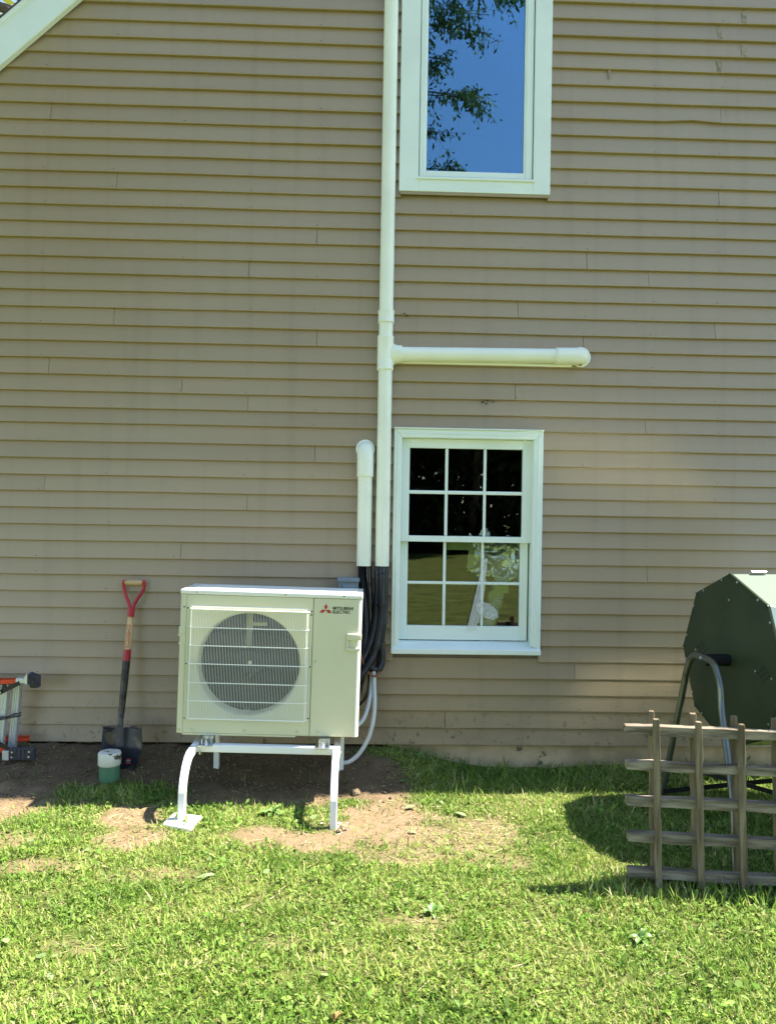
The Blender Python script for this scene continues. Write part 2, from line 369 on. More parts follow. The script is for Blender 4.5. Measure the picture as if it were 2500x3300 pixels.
tag(ground, "lawn and bare tan soil in front of the house", kind="structure")

# ------------------------------------------------------------------ house
house = thing("house", (0, .0, .12), "taupe clapboard house wall with white windows and white rake board", "house")
XL, XR, XP = -4.2, 4.2, .95
def ztop(x): return 4.368+.919*(x+2.2) if x <= XP else 4.368+.919*(XP+2.2)-.919*(x-XP)
W1 = (.19, 1.035, .70, 2.0)                        # lower window rough opening
W2 = (.19, 1.04, 3.47, 5.20)                       # upper window rough opening
q = MB()
q.prism([(XL, .132), (W1[0], .132), (W1[0], ztop(W1[0])), (XL, ztop(XL))], .0, .14)
q.prism([(W2[1], .132), (XR, .132), (XR, ztop(XR)), (W2[1], ztop(W2[1]))], .0, .14)
q.prism([(W1[0], .132), (W2[1], .132), (W2[1], W1[2]), (W1[0], W1[2])], .001, .139)
q.prism([(W1[0], W1[3]), (W2[1], W1[3]), (W2[1], W2[2]), (W1[0], W2[2])], .001, .139)
q.prism([(W2[0], W2[3]), (W2[1], W2[3]), (W2[1], ztop(W2[1])), (XP, ztop(XP)), (W2[0], ztop(W2[0]))], .001, .139)
q.build("sheathing", "sheath", house)
q = MB(); q.box(XL+.02, XR-.02, .03, .25, -.35, .131); q.build("foundation", "concrete", house)
q = MB(); q.box(XL, XL+.14, .14, 7, .1, ztop(XL)); q.box(XR-.14, XR, .14, 7, .1, ztop(XR)); q.prism([(XL, .1), (XR, .1), (XR, ztop(XR)), (XP, ztop(XP)), (XL, ztop(XL))], 7, 7.15)
q.build("far_walls", "siding", house)
q = MB(); th = .012
for xa, xb in ((XL-.35, XP), (XR+.35, XP)):
    q.add([(xa, -.08, ztop(xa)), (xb, -.08, ztop(xb)), (xb, 7.3, ztop(xb)), (xa, 7.3, ztop(xa)), (xa, -.08, ztop(xa)+th), (xb, -.08, ztop(xb)+th), (xb, 7.3, ztop(xb)+th), (xa, 7.3, ztop(xa)+th)],
          [(3,2,1,0),(4,5,6,7),(0,1,5,4),(1,2,6,5),(2,3,7,6),(3,0,4,7)])
roof = q.build("roof", "shingle", house)
for s_ in (-1, 1):                                 # rake boards with a crown strip
    xa, xb = (XL-.3, XP) if s_ < 0 else (XP, XR+.3)
    q = MB(); q.prism([(xa, ztop(xa)-.268), (xb, ztop(xb)-.268), (xb, ztop(xb)-.03), (xa, ztop(xa)-.03)], -.066, -.0265); rk = q.build("rake_board", "trim_white", house, bevel=.003)
    q = MB(); q.prism([(xa, ztop(xa)-.034), (xb, ztop(xb)-.034), (xb, ztop(xb)+.004), (xa, ztop(xa)+.004)], -.076, -.012); q.build("crown_strip", "trim_white", rk)
# dark rooms behind both windows
q = MB(); q.box(-.6, 1.9, .16, 3.2, .3, 2.5); q.f = [f for f in q.f if f != (0, 1, 5, 4)]
o_ = len(q.v); q.box(-.6, 1.9, .16, 3.2, 2.9, 5.4); q.f = [f for f in q.f if f != tuple(i+o_ for i in (0, 1, 5, 4))]
q.build("room_lining", "room_dark", house)

# clapboards
ROWZ = [.135, .236, .338, .434, .532, .634, .732, .829, .927, 1.026, 1.125, 1.222, 1.324, 1.421, 1.52, 1.618, 1.714, 1.813, 1.912, 2.022, 2.114, 2.21, 2.31,
        2.409, 2.51, 2.608, 2.709, 2.811, 2.912, 3.01, 3.12, 3.219, 3.319, 3.418, 3.518, 3.619, 3.721, 3.822, 3.922, 4.026, 4.127, 4.227, 4.325, 4.426, 4.53, 4.63, 4.73, 4.83]
while ROWZ[-1] < 5.5: ROWZ.append(ROWZ[-1]+.1003)
JOINTS = [(-1.516, 3.494), (-.324, 3.165), (-.726, 2.968), (-.314, 2.559), (-1.519, 2.666), (-1.895, 2.366), (-1.112, 2.272), (-.718, 2.16), (-.315, 1.861),
          (-1.909, 1.656), (-.713, 1.566), (2.249, 4.58), (2.098, 4.48), (2.252, 4.38), (2.101, 4.28), (2.108, 3.483), (2.112, 3.97), (1.305, 3.07), (1.683, 2.98), (2.095, 2.677),
          (1.291, 2.57), (1.676, 2.081), (1.268, .576), (.891, 2.765), (.882, 2.266), (-1.91, 3.9), (-.9, .78), (.49, .28), (-1.1, 1.27), (1.7, 1.17)]
cracked = {}
def board(x0, x1, z0, h, seed):
    q = MB(); n = max(2, int((x1-x0)/.16)); rings = []
    bow = rng.uniform(-.0015, .0015)
    for i in range(n+1):
        x = x0+(x1-x0)*i/n
        dz = .0026*noise2(x, z0*3, 1.3, 20)+.0011*noise2(x, z0*9, 6, 21)+(.012*math.exp(-((x-1.93)/.035)**2) if 3.90 < z0 < 3.93 else 0)
        dy = .0022*noise2(x, z0*5, 1.8, 22)+bow
        rings.append([(x, -.0235+dy, z0+dz), (x, -.026+dy, z0+.0028+dz), (x, -.004, z0+h+.017), (x, -.0012, z0+h+.017), (x, -.0072, z0+.001+dz)])
    q.loft(rings); return q.build("clapboard", "siding", house)
for i, z0 in enumerate(ROWZ[:-1]):
    h = ROWZ[i+1]-z0
    cuts = sorted([x for x, z in JOINTS if z0 <= z < z0+h])
    if not any(abs(c) > 2.4 for c in cuts): cuts = sorted(cuts+[-3.1+.4*rng.randint(-1, 1), 2.9+.4*rng.randint(0, 2)])
    xl = XL
    if ztop(XL)-.2 < z0+h: xl = (z0+h+.04-4.368)/.919-2.2
    edges = [xl]+[c for c in cuts if xl+.1 < c < XR-.1]+[XR]
    for a_, b_ in zip(edges[:-1], edges[1:]):
        segs = [(a_+.0012, b_-.0012)]
        for wx0, wx1, wz0, wz1 in ((.171, 1.045, .69, 2.015), (.174, 1.058, 3.46, 5.25)):
            if z0+h > wz0+.004 and z0 < wz1-.004:
                ns = []
                for p0, p1 in segs:
                    if p1 <= wx0 or p0 >= wx1: ns.append((p0, p1)); continue
                    if p0 < wx0: ns.append((p0, wx0))
                    if p1 > wx1: ns.append((wx1, p1))
                segs = ns
        for p0, p1 in segs:
            if p1-p0 > .02: board(p0, p1, z0, h, i)
for hx, hz, r in ((.685, 2.196, .006), (.715, 2.205, .0045), (.749, 2.199, .004), (.709, 2.186, .004), (.207, 2.717, .005), (.222, 2.704, .004)):
    MB().cyl((hx, -.0135, hz), (hx, -.0275, hz), r, 8).build("drilled_hole", "bracket_black", house)

mat("caulk_smear", (.27, .225, .145), rough=.75, var=.3, vscale=30)
for x, z in ((2.244, 4.54), (2.095, 4.44), (2.246, 4.34), (2.097, 4.24), (1.424, 4.175)):
    k = .5 if x < 2 else 1
    pts = [(x+k*(.016*sx+.008*noise2(x, z+t_, 40, 60)), z+t_) for sx, t_ in ((-1, .0), (1, .002), (.8, .03), (1, .055), (.7, .075), (-.6, .078), (-1, .05), (-.7, .025))]
    yb = lambda zz: -.0272+.0195*((zz-z+.012)/.118)
    MB().add([(a, yb(b_)-.0009, b_) for a, b_ in pts], [tuple(range(8))]).build("caulk_smear", "caulk_smear", house)
q = MB()
for i, z0 in enumerate(ROWZ[:-6]):
    for k in range(-6, 7):
        x = -.318+.4045*k+rng.uniform(-.012, .012)
        if rng.random() < .38 or (.14 < x < 1.08 and (.6 < z0 < 2.02 or z0 > 3.38)): continue
        zc = z0+rng.uniform(.011, .018); yy = -.0262+.020*(zc-z0)/.118; r = rng.uniform(.002, .0034)
        q.add([(x+r*math.cos(a), yy-.0013, zc+r*math.sin(a)) for a in [math.pi/3*j for j in range(6)]], [(0, 1, 2, 3, 4, 5)])
nh = q.build("nail_heads", "bracket_black", house); nh['kind'] = "stuff"
# ---- upper window
wu = MB(); wu.box(.172, .188, -.02, .05, 3.47, 5.2); wu.box(1.042, 1.058, -.02, .05, 3.47, 5.2); win2 = wu.build("window", "trim_white", house)
def part(parent, name, m, *boxes, bevel=.0025):
    q = MB()
    for bx in boxes: q.box(*bx)
    return q.build(name, m, parent, bevel=bevel)
part(win2, "casing", "trim_white", (.161, .276, -.042, .02, 3.448, 5.32))
part(win2, "casing", "trim_white", (.967, 1.069, -.042, .02, 3.448, 5.32))
part(win2, "casing", "trim_white", (.276, .967, -.041, .02, 3.448, 3.526))
part(win2, "casing", "trim_white", (.276, .967, -.041, .02, 5.20, 5.32))
part(win2, "sill_lip", "trim_white", (.262, .976, -.051, -.0412, 3.519, 3.534))
part(win2, "drip_strip", "siding", (.168, 1.06, -.038, -.0265, 3.430, 3.4475))
for bx in ((.281, .319, -.030, .03, 3.541, 5.195), (.920, .962, -.030, .03, 3.541, 5.195), (.319, .920, -.0295, .03, 3.541, 3.579), (.319, .920, -.0295, .03, 5.155, 5.195)):
    part(win2, "sash_rail", "trim_white", bx, bevel=.004)
for bx in ((.276, .2805, -.02, .01, 3.527, 5.199), (.9625, .967, -.02, .01, 3.527, 5.199)):
    part(win2, "sash_gap_strip", "shade_gap", bx, bevel=0)  # dark strips fill the gap between casing and sash
part(win2, "glazing_bead", "trim_white", (.3185, .3235, -.024, .0, 3.579, 5.155), (.910, .9205, -.024, .0, 3.579, 5.155), bevel=.001)
part(win2, "pane", "glass_upper", (.318, .921, -.006, -.002, 3.577, 5.156), bevel=0)

# ---- lower window
wl = MB(); wl.box(.188, .206, -.012, .13, .70, 2.0); wl.box(.998, 1.034, -.012, .13, .70, 2.0); wl.box(.206, .998, -.012, .13, 1.972, 2.0); win1 = wl.build("window", "trim_white", house, bevel=.002)
for poly in ([(.158, .705), (.205, .735), (.205, 1.972), (.158, 2.023)], [(1.053, .705), (1.053, 2.023), (.998, 1.972), (.998, .735)], [(.158, 2.023), (.205, 1.972), (.998, 1.972), (1.053, 2.023)]):
    MB().prism(poly, -.042, -.010).build("casing", "trim_white", win1, bevel=.004)
    cx = sum(p[0] for p in poly)/4; cz = sum(p[1] for p in poly)/4
    MB().prism([(x+(.006 if x < cx else -.006) if abs(cx-.6) > .2 else x, z if abs(cx-.6) > .2 else z+(.006 if z < cz else -.006)) for x, z in [(p[0]*.5+cx*.5 if abs(cx-.6) > .2 else p[0]*.97+cx*.03, p[1]*.985+cz*.015 if abs(cx-.6) > .2 else p[1]*.4+cz*.6) for p in poly]], -.046, -.0421).build("casing_bead", "trim_white", win1, bevel=.0015)
part(win1, "head_cap", "trim_white", (.155, 1.056, -.054, -.012, 2.023, 2.031))
q = MB(); q.add([(.158, -.062, .682), (1.053, -.062, .682), (1.053, -.062, .712), (.158, -.062, .712), (.158, .06, .69), (1.053, .06, .69), (1.053, .06, .748), (.158, .06, .748)],
                [(0,1,2,3), (7,6,5,4), (3,2,6,7), (1,0,4,5), (0,3,7,4), (2,1,5,6)]); q.build("sill", "trim_white", win1, bevel=.003)
us, ls = .006, .046
XS = ((.256, .471), (.488, .704), (.720, .940))
for nm, y0, za, zm, zb, x0, x1, top, bot in (("u", us, 1.385, (1.638, 1.659), 1.915, .207, .998, 1.971, 1.349), ("l", ls, .838, (1.090, 1.107), 1.349, .209, .988, 1.386, .752)):
    part(win1, "sash_stile", "trim_white", (x0, .255, y0, y0+.036, bot, top)); part(win1, "sash_stile", "trim_white", (.940, x1, y0, y0+.036, bot, top))
    part(win1, "sash_rail", "trim_white", (.255, .940, y0, y0+.0355, zb, top)); part(win1, "sash_rail", "trim_white", (.255, .940, y0, y0+.0355, bot, za))
    part(win1, "muntin", "trim_white", (.471, .488, y0+.004, y0+.03, za, zb), bevel=.004); part(win1, "muntin", "trim_white", (.704, .720, y0+.004, y0+.03, za, zb), bevel=.004)
    for xa, xb in XS:
        part(win1, "muntin", "trim_white", (xa-.001, xb+.001, y0+.005, y0+.029, zm[0], zm[1]), bevel=.004)
        for z0, z1 in ((za, zm[0]), (zm[1], zb)):
            part(win1, "pane", "glass_lower", (xa-.004, xb+.004, y0+.015+rng.uniform(-.0006, .0006), y0+.018, z0-.004, z1+.004), bevel=0)

# ------------------------------------------------------------------ things seen in the lower window
def sheet(name, m, fn, nu, nv, label, cat, solid=.0006, smooth=False, keep=None):
    q = MB(); idx = {}
    for j in range(nv+1):
        for i in range(nu+1): q.v.append(fn(i/nu, j/nv))
    for j in range(nv):
        for i in range(nu):
            if keep is None or keep((i+.5)/nu, (j+.5)/nv): a = j*(nu+1)+i; q.f.append((a, a+1, a+nu+2, a+nu+1))
    return tag(q.build(name, m, smooth=smooth, solid=solid), label, cat)
def cr(x, z, s, k): return noise.noise(Vector((x*s+k, z*s, k)))
def crumple(x, z, k): return .045*abs(cr(x, z, 6, k))+.020*abs(cr(x, z, 15, k+3))+.005*abs(cr(x, z, 40, k+5))
sheet("foil_sheet", "foil", lambda u, v: (.615+.335*u, .115+crumple(.335*u, .42*v, 2), 1.035+.40*v), 44, 48,
      "crumpled silver foil filling the right lower sash of the six over six window", "foil",
      keep=lambda u, v: v > .12+.30*(1-u)**2+.10*cr(u, v, 5, 9) and v < .86+.12*cr(u, 0, 7, 4)+.10*(u > .2)*(u < .45) and u > .06+.08*cr(v, 0, 6, 3))
def ribbed(path, r, dr, n=16, caps=False):
    return MB().tube(path, [r+(dr if i % 2 else 0) for i in range(len(path))], n, caps)
tag(ribbed(bez([(.85, .115, 1.165), (.845, .15, 1.13), (.83, .175, 1.05), (.80, .16, .95), (.765, .13, .87), (.755, .125, .80), (.76, .15, .70)], 66), .044, .006).build("flexible_duct", "duct_grey", smooth=True),
    "grey ribbed flexible hose passing through the foil behind the lower window", "hose")
sheet("lime_paper_strip", "paper_lime", lambda u, v: (.478+.175*u, .098+.003*math.sin(5*u), 1.298+.062*v), 8, 3, "long pale lime paper strip at the top of the middle lower pane", "paper")
sheet("lime_paper_flap", "paper_lime", lambda u, v: (.622+.04*u+.012*v, .104+.01*u*v, 1.17+.14*v), 6, 8, "torn lime paper flap hanging at the left edge of the foil", "paper",
      keep=lambda u, v: v > .5*abs(u-.35))
sheet("lime_paper_tag", "paper_lime", lambda u, v: (.76+.12*u, .099+.012*math.sin(3*u+2*v), .985+.05*u+.075*v-.05*(u-.4)**2), 10, 8, "lime tag in the bottom right pane below the foil", "paper",
      keep=lambda u, v: (v < .75 or u > .3) and (v > .2 or u < .6))
sheet("clear_plastic_strip", "film", lambda u, v: (.615+.10*v+.035*u+.055*(1-v)*u, .036-.012*abs(cr(u, v, 4, 1))-.002, .80+.44*v+.02*u), 10, 30, "crumpled clear plastic strip hanging over the lower sash muntins", "plastic",
      keep=lambda u, v: u < .95-.5*abs(v-.5) and u > .1*abs(cr(v, 0, 9, 2)))
sheet("clear_plastic_scrap", "film", lambda u, v: (.69+.13*u-.03*v, .030-.015*abs(cr(u, v, 5, 7)), .90+.10*v-.03*u), 12, 8, "small clear plastic scrap at the bottom right panes", "plastic",
      keep=lambda u, v: abs(u-.5)+abs(v-.5) < .72)
sheet("inner_plastic_film", "film_faint", lambda u, v: (.34+.56*u, .12+.035*abs(cr(u*.5, v, 4, 6))+.01*abs(cr(u, v, 11, 3)), 3.5+1.7*v), 26, 60, "faint wrinkled plastic film behind the upper window glass", "plastic", smooth=True)

# ------------------------------------------------------------------ line set covers
def dprof(cx, cz, wd, dp, ax, n=14, back=-.0265):
    """D-shaped ring, flat side on the wall; ax='z' runs up the wall, ax='x' along it"""
    out = []; r = wd/2; flat_ = dp-r*.92
    for k in range(n+1):
        a = math.pi*k/n; o_, y = -r*math.cos(a), back-flat_-(dp-flat_)*math.sin(a)
        out.append((o_, y))
    out = [(-r, back)]+out+[(r, back)]
    return [((cx+o_, y, cz) if ax == 'z' else (cx, y, cz+o_)) for o_, y in out]
def dsleeve(rings_, ax): return MB().loft([dprof(*r_, ax) for r_ in rings_])
lh = thing("line_cover", (.097, -.03, 1.2), "tall white round line cover running up the wall with a branch to the right", "line cover")
dsleeve([(.097, 1.203, .083, .068), (.097, 2.375, .083, .068)], 'z').build("duct_length", "pvc_white", lh, smooth=True)
dsleeve([(.097, 2.56, .083, .068), (.097, 2.66, .083, .068)], 'z').build("duct_length", "pvc_white", lh, smooth=True)
dsleeve([(.097, 2.71, .083, .068), (.097, 5.5, .083, .068)], 'z').build("duct_length", "pvc_white", lh, smooth=True)
dsleeve([(.097, 2.648, .096, .076), (.097, 2.654, .099, .078), (.097, 2.660, .095, .075), (.097, 2.711, .095, .075), (.097, 2.716, .098, .077), (.097, 2.722, .095, .075)], 'z').build("coupling", "pvc_white", lh, smooth=True)
q = MB(); q.loft([dprof(.096, z, wd, dp, 'z') for z, wd, dp in ((2.368, .094, .076), (2.374, .100, .078), (2.380, .096, .076), (2.558, .096, .076), (2.564, .099, .078), (2.570, .094, .075))])
q.loft([dprof(x, 2.466, wd, dp, 'x') for x, wd, dp in ((.12, .165, .070), (.135, .15, .072), (.145, .128, .074), (.157, .111, .075), (.17, .104, .076), (.188, .103, .077), (.195, .099, .075))])
q.build("tee", "pvc_white", lh, smooth=True)
dsleeve([(.19, 2.466, .085, .068), (1.125, 2.476, .085, .068)], 'x').build("branch_duct", "pvc_white", lh, smooth=True)
dsleeve([(1.112, 2.475, .095, .074), (1.117, 2.475, .101, .078), (1.127, 2.475, .099, .077), (1.20, 2.476, .099, .077), (1.25, 2.477, .100, .076), (1.285, 2.478, .094, .066), (1.305, 2.478, .078, .05), (1.318, 2.478, .05, .03)], 'x').build("wall_elbow", "pvc_white", lh, smooth=True)
q = MB(); q.loft([[(1.272+r*math.cos(a), y, 2.477+r*math.sin(a)) for a in [2*math.pi*k/28 for k in range(28)]] for r, y in ((.061, -.0265), (.061, -.0315), (.05, -.034))]); q.build("wall_flange", "pvc_white", lh, smooth=True)
MB().box(.19, 1.22, -.0315, -.0266, 2.4155, 2.43).build("back_plate", "pvc_white", lh)
MB().box(1.262, 1.276, -.05, -.03, 2.424, 2.430).build("foam_plug", "wire_brown", lh)
for x, y, z in ((.052, -.052, 2.69), (.142, -.052, 2.69), (.05, -.05, 2.53), (.05, -.05, 2.42), (.143, -.055, 2.42), (1.135, -.075, 2.438), (1.318, -.026, 2.44)):
    MB().cyl((x, y-.004, z), (x, y+.004, z), .0045, 8).build("screw", "bracket_black", lh)
l2 = thing("short_line_cover", (-.012, -.03, 1.2), "short white line cover with rounded wall elbow beside the taller one", "line cover")
dsleeve([(-.0115, 1.202, .086, .068), (-.0125, 1.742, .086, .068)], 'z').build("duct_length", "pvc_white", l2, smooth=True)
dsleeve([(-.012, 1.730, .092, .074), (-.012, 1.736, .1, .078), (-.012, 1.746, .098, .077), (-.012, 1.84, .098, .077), (-.0135, 1.875, .099, .074), (-.0135, 1.905, .094, .064), (-.0135, 1.928, .078, .046), (-.0135, 1.938, .05, .03)], 'z').build("wall_elbow", "pvc_white", l2, smooth=True)
q = MB(); q.loft([[(-.0135+r*math.cos(a), y, 1.898+r*math.sin(a)) for a in [2*math.pi*k/28 for k in range(28)]] for r, y in ((.057, -.0265), (.057, -.0315), (.048, -.034))]); q.build("wall_flange", "pvc_white", l2, smooth=True)
for x, z in ((-.035, 1.942), (.008, 1.942), (-.054, 1.757), (.03, 1.757)):
    MB().cyl((x, -.03, z), (x, -.05 if z < 1.9 else -.026, z), .0042, 8).build("screw", "bracket_black", l2)

# ------------------------------------------------------------------ line sets, conduits, disconnect
b1 = thing("insulated_line_set", (.095, -.06, .56), "bundle of black foam insulated lines looping below the tall line cover", "pipe bundle")
for i, (pts, r) in enumerate([([(.075, -.05, 1.24), (.074, -.058, 1.16), (.07, -.065, .98), (.055, -.085, .84), (.02, -.11, .72), (-.03, -.14, .63), (-.09, -.17, .56)], .021),
                              ([(.100, -.062, 1.24), (.098, -.075, 1.15), (.098, -.085, .97), (.088, -.095, .84), (.06, -.12, .70), (.015, -.15, .62), (-.05, -.18, .53)], .021),
                              ([(.122, -.045, 1.24), (.117, -.055, 1.14), (.117, -.06, .98), (.110, -.07, .86), (.100, -.07, .74), (.108, -.075, .655), (.088, -.09, .60), (.05, -.10, .602), (.02, -.11, .65), (.0, -.12, .70)], .020),
                              ([(.108, -.03, 1.24), (.106, -.035, 1.1), (.106, -.04, .9), (.088, -.05, .72), (.09, -.06, .62), (.06, -.075, .578), (.02, -.09, .60), (-.03, -.11, .66)], .019)]):
    p = bez(pts, 60); MB().tube(p, [r*(1+.05*math.sin(k*.7+i)+.05*rng.uniform(-1, 1)) for k in range(len(p))], 12).build("insulated_tube", "foam_black", b1, smooth=True)
for z, x, wd, d_ in ((1.163, .096, .040, .036), (.979, .094, .042, .036), (.86, .108, .026, .026), (.742, .100, .024, .024)):
    MB().tube([(x+wd*math.cos(a), -.062+d_*math.sin(a), z+.006*math.cos(a)) for a in [2*math.pi*k/20 for k in range(21)]], .0028, 6, False).build("cable_tie", "conduit_black", b1)
b2 = thing("black_conduit_bundle", (-.01, -.06, .4), "bundle of black corrugated conduit below the short line cover beside the unit", "pipe bundle")
p = bez([(-.022, -.05, 1.24), (-.020, -.06, 1.12), (-.002, -.075, .98), (.006, -.085, .8), (-.02, -.11, .62), (-.03, -.14, .50), (-.06, -.16, .42)], 150)
ribbed(p, .022, .004, 12, True).build("corrugated_conduit", "conduit_black", b2, smooth=True)
p = bez([(.014, -.045, 1.24), (.018, -.055, 1.12), (.027, -.06, .96), (.03, -.07, .8), (.0, -.10, .62), (-.03, -.13, .5), (-.08, -.16, .44)], 60)
MB().tube(p, [.020*(1+.07*rng.uniform(-1, 1)) for k in p], 12).build("taped_pipe", "conduit_black", b2, smooth=True)
p = bez([(.022, -.07, .60), (.028, -.08, .52), (.012, -.09, .44), (-.03, -.10, .385)], 20); MB().tube(p, .004, 6).build("thin_cable", "conduit_black", b2)
p = bez([(.030, -.07, .60), (.036, -.08, .50), (.018, -.09, .43), (-.03, -.10, .375)], 20); MB().tube(p, .004, 6).build("thin_cable", "conduit_black", b2)
wr = thing("control_wire", (.05, -.12, .55), "pair of thin orange brown control wires looped around the black lines", "wire")
for o_ in (0, .009):
    MB().tube(bez([(-.02, -.155, .70-o_), (.004, -.15, .63-o_), (.03, -.142, .585-o_), (.058, -.135, .566-o_*.6), (.078, -.12, .576-o_), (.095, -.10, .60)], 30), .0028, 6).build("wire_strand", "wire_brown", wr, smooth=True)
tag(ribbed(bez([(.057, -.10, .60), (.061, -.12, .50), (.065, -.15, .40), (.055, -.17, .30), (.028, -.19, .21), (-.02, -.21, .135), (-.07, -.22, .095), (-.112, -.22, .085), (-.15, -.22, .095)], 130), .0118, .0016, 12, True).build("drain_hose", "conduit_white", smooth=True),
    "pale grey ribbed hose curving down to the ground behind the stand", "hose")
tag(ribbed(bez([(.046, -.09, .58), (.044, -.11, .50), (.03, -.15, .41), (.002, -.19, .33), (-.05, -.23, .285)], 80), .0115, .0012, 12, True).build("power_whip", "conduit_white", smooth=True),
    "pale grey ribbed conduit running from the black lines into the unit side", "hose")
bx = thing("disconnect_box", (-.1, -.06, .86), "small blue grey metal disconnect box on the siding behind the unit", "electrical box")
MB().box(-.158, -.041, -.105, -.0265, .86, 1.118).build("box_body", "box_grey", bx, bevel=.004)
MB().box(-.164, -.035, -.115, -.0265, 1.108, 1.133).build("box_hood", "box_grey", bx, bevel=.003)
MB().box(-.135, -.062, -.114, -.1051, .95, 1.09).build("box_door", "box_grey", bx, bevel=.004)

# ------------------------------------------------------------------ heat pump outdoor unit
TH = rad(1.0); ct, st = math.cos(TH), math.sin(TH); UC = Vector((-.4995, 0, .341)); UW, UH, YF, YB = .947, .752, -.58, -.25
def UX(v):                                         # local: x from left edge, y world, z from base -> world, slightly out of level
    x, z = v.x-UW/2, v.z
    return Vector((UC.x+x*ct+z*st, v.y, UC.z-x*st+z*ct))
def UB(): return MB(UX)
unit = thing("heat_pump", (-.5, -.415, .34), "cream outdoor heat pump unit with wire fan guard on a white stand", "heat pump")
UB().box(.002, UW-.002, YB-.02, YB, .004, UH-.026).build("rear_panel", "cabinet", unit)
UB().box(.0, .006, YF+.03, YB-.021, .004, UH-.026).build("side_panel", "cabinet", unit)
q = UB(); pr = [(UW-.018, YF)]+[(UW-.02+.02*math.sin(a), YF+.02-.02*math.cos(a)) for a in [math.pi/2*k/6 for k in range(7)]]+[(UW, YB-.021), (UW-.012, YB-.021), (UW-.012, YF+.02), (UW-.026, YF+.004)]
q.loft([[(x, y, z) for x, y in pr] for z in (.004, UH-.0265)]); q.build("side_panel", "lid_and_sunlit_side", unit, smooth=True)  # right side takes the paler lid colour, its sunlight put into the colour
pl = [(.0, YF+.04), (.0, YF+.008)]+[(.008-.008*math.cos(a), YF+.008-.008*math.sin(a)) for a in (.5, 1.0, 1.57)]+[(.0318, YF), (.0318, YF+.012), (.007, YF+.04)]
UB().loft([[(x, y, z) for x, y in pl] for z in (.004, UH-.0265)]).build("corner_post", "cabinet", unit, smooth=True)
UB().box(.004, UW-.004, YF+.012, YB-.004, 0, .0038).build("base_pan", "cabinet", unit)
UB().box(.03, .62, YF+.003, YF+.0115, -.006, .0036).build("base_lip", "cabinet", unit)
# lid with pressed ribs and a folded front skirt
q = UB(); q.box(-.002, UW+.002, YF-.004, YB+.004, UH-.025, UH); lid = q.build("top_panel", "lid_and_sunlit_side", unit, bevel=.006, seg=3, smooth=True)
for yy in (-.50, -.415, -.33): UB().box(.05, UW-.03, yy-.022, yy+.022, UH-.001, UH+.0035).build("lid_rib", "lid_and_sunlit_side", lid, bevel=.003, seg=2, smooth=True)
# fan panel with round opening
FX, FZ, FR = .3625, .368, .268; px0, px1, pz0, pz1 = .0335, .6905, .006, UH-.0268
def to_rect(a):
    c, s_ = math.cos(a), math.sin(a); ks = []
    if c > 1e-9: ks.append((px1-FX)/c)
    if c < -1e-9: ks.append((px0-FX)/c)
    if s_ > 1e-9: ks.append((pz1-FZ)/s_)
    if s_ < -1e-9: ks.append((pz0-FZ)/s_)
    k = min(ks); return FX+c*k, FZ+s_*k
angs = sorted([2*math.pi*k/96 for k in range(96)]+[math.atan2(z-FZ, x-FX) % (2*math.pi) for x in (px0, px1) for z in (pz0, pz1)]); n = len(angs)
q = UB(); rings = [[(x, YF+.010, z) for x, z in map(to_rect, angs)], [(x, YF, z) for x, z in map(to_rect, angs)]]
for r, y in ((.300, YF), (.294, YF+.004), (.276, YF+.006), (.271, YF+.010), (.266, YF+.022), (.262, YF+.09)): rings.append([(FX+r*math.cos(a), y, FZ+r*math.sin(a)) for a in angs])
q.loft(rings, caps=False); q.build("fan_panel", "cabinet", unit, smooth=True)
UB().box(.0, UW, YB-.0305, YB-.0201, .006, UH-.03).build("coil", "coil_dark", unit)
UB().box(.318, .350, -.40, -.385, .01, UH-.03).build("motor_bracket", "cabinet", unit)
UB().box(.318, .43, -.401, -.384, .545, .565).build("motor_bracket", "cabinet", unit, bevel=.004)
UB().box(.285, .33, -.401, -.383, .245, .275).build("motor_bracket", "cabinet", unit, bevel=.004)
fan = UB().cyl((FX, -.43, FZ), (FX, -.52, FZ), .075, 28, .062).build("fan_hub", "fan_black", unit, smooth=True)
for k in range(3):
    a0 = rad(118+120*k); q = UB(); R_ = [.06, .12, .18, .23, .255]; rr = []
    for r in R_:
        hw = .32+.62*(r-.06)/.2; rr.append([(FX+r*math.cos(a0+hw*(u-.5)*1.5+.55*(r-.06)/.2), -.505+.055*u+.0, FZ+r*math.sin(a0+hw*(u-.5)*1.5+.55*(r-.06)/.2)) for u in (0, .2, .4, .6, .8, 1)])
    q.loft(rr, close=False, caps=False); q.build("fan_blade", "fan_black", fan, smooth=True, solid=.004)
UB().cyl((FX, -.522, FZ), (FX, -.53, FZ), .010, 10).build("fan_nut", "screw", fan)
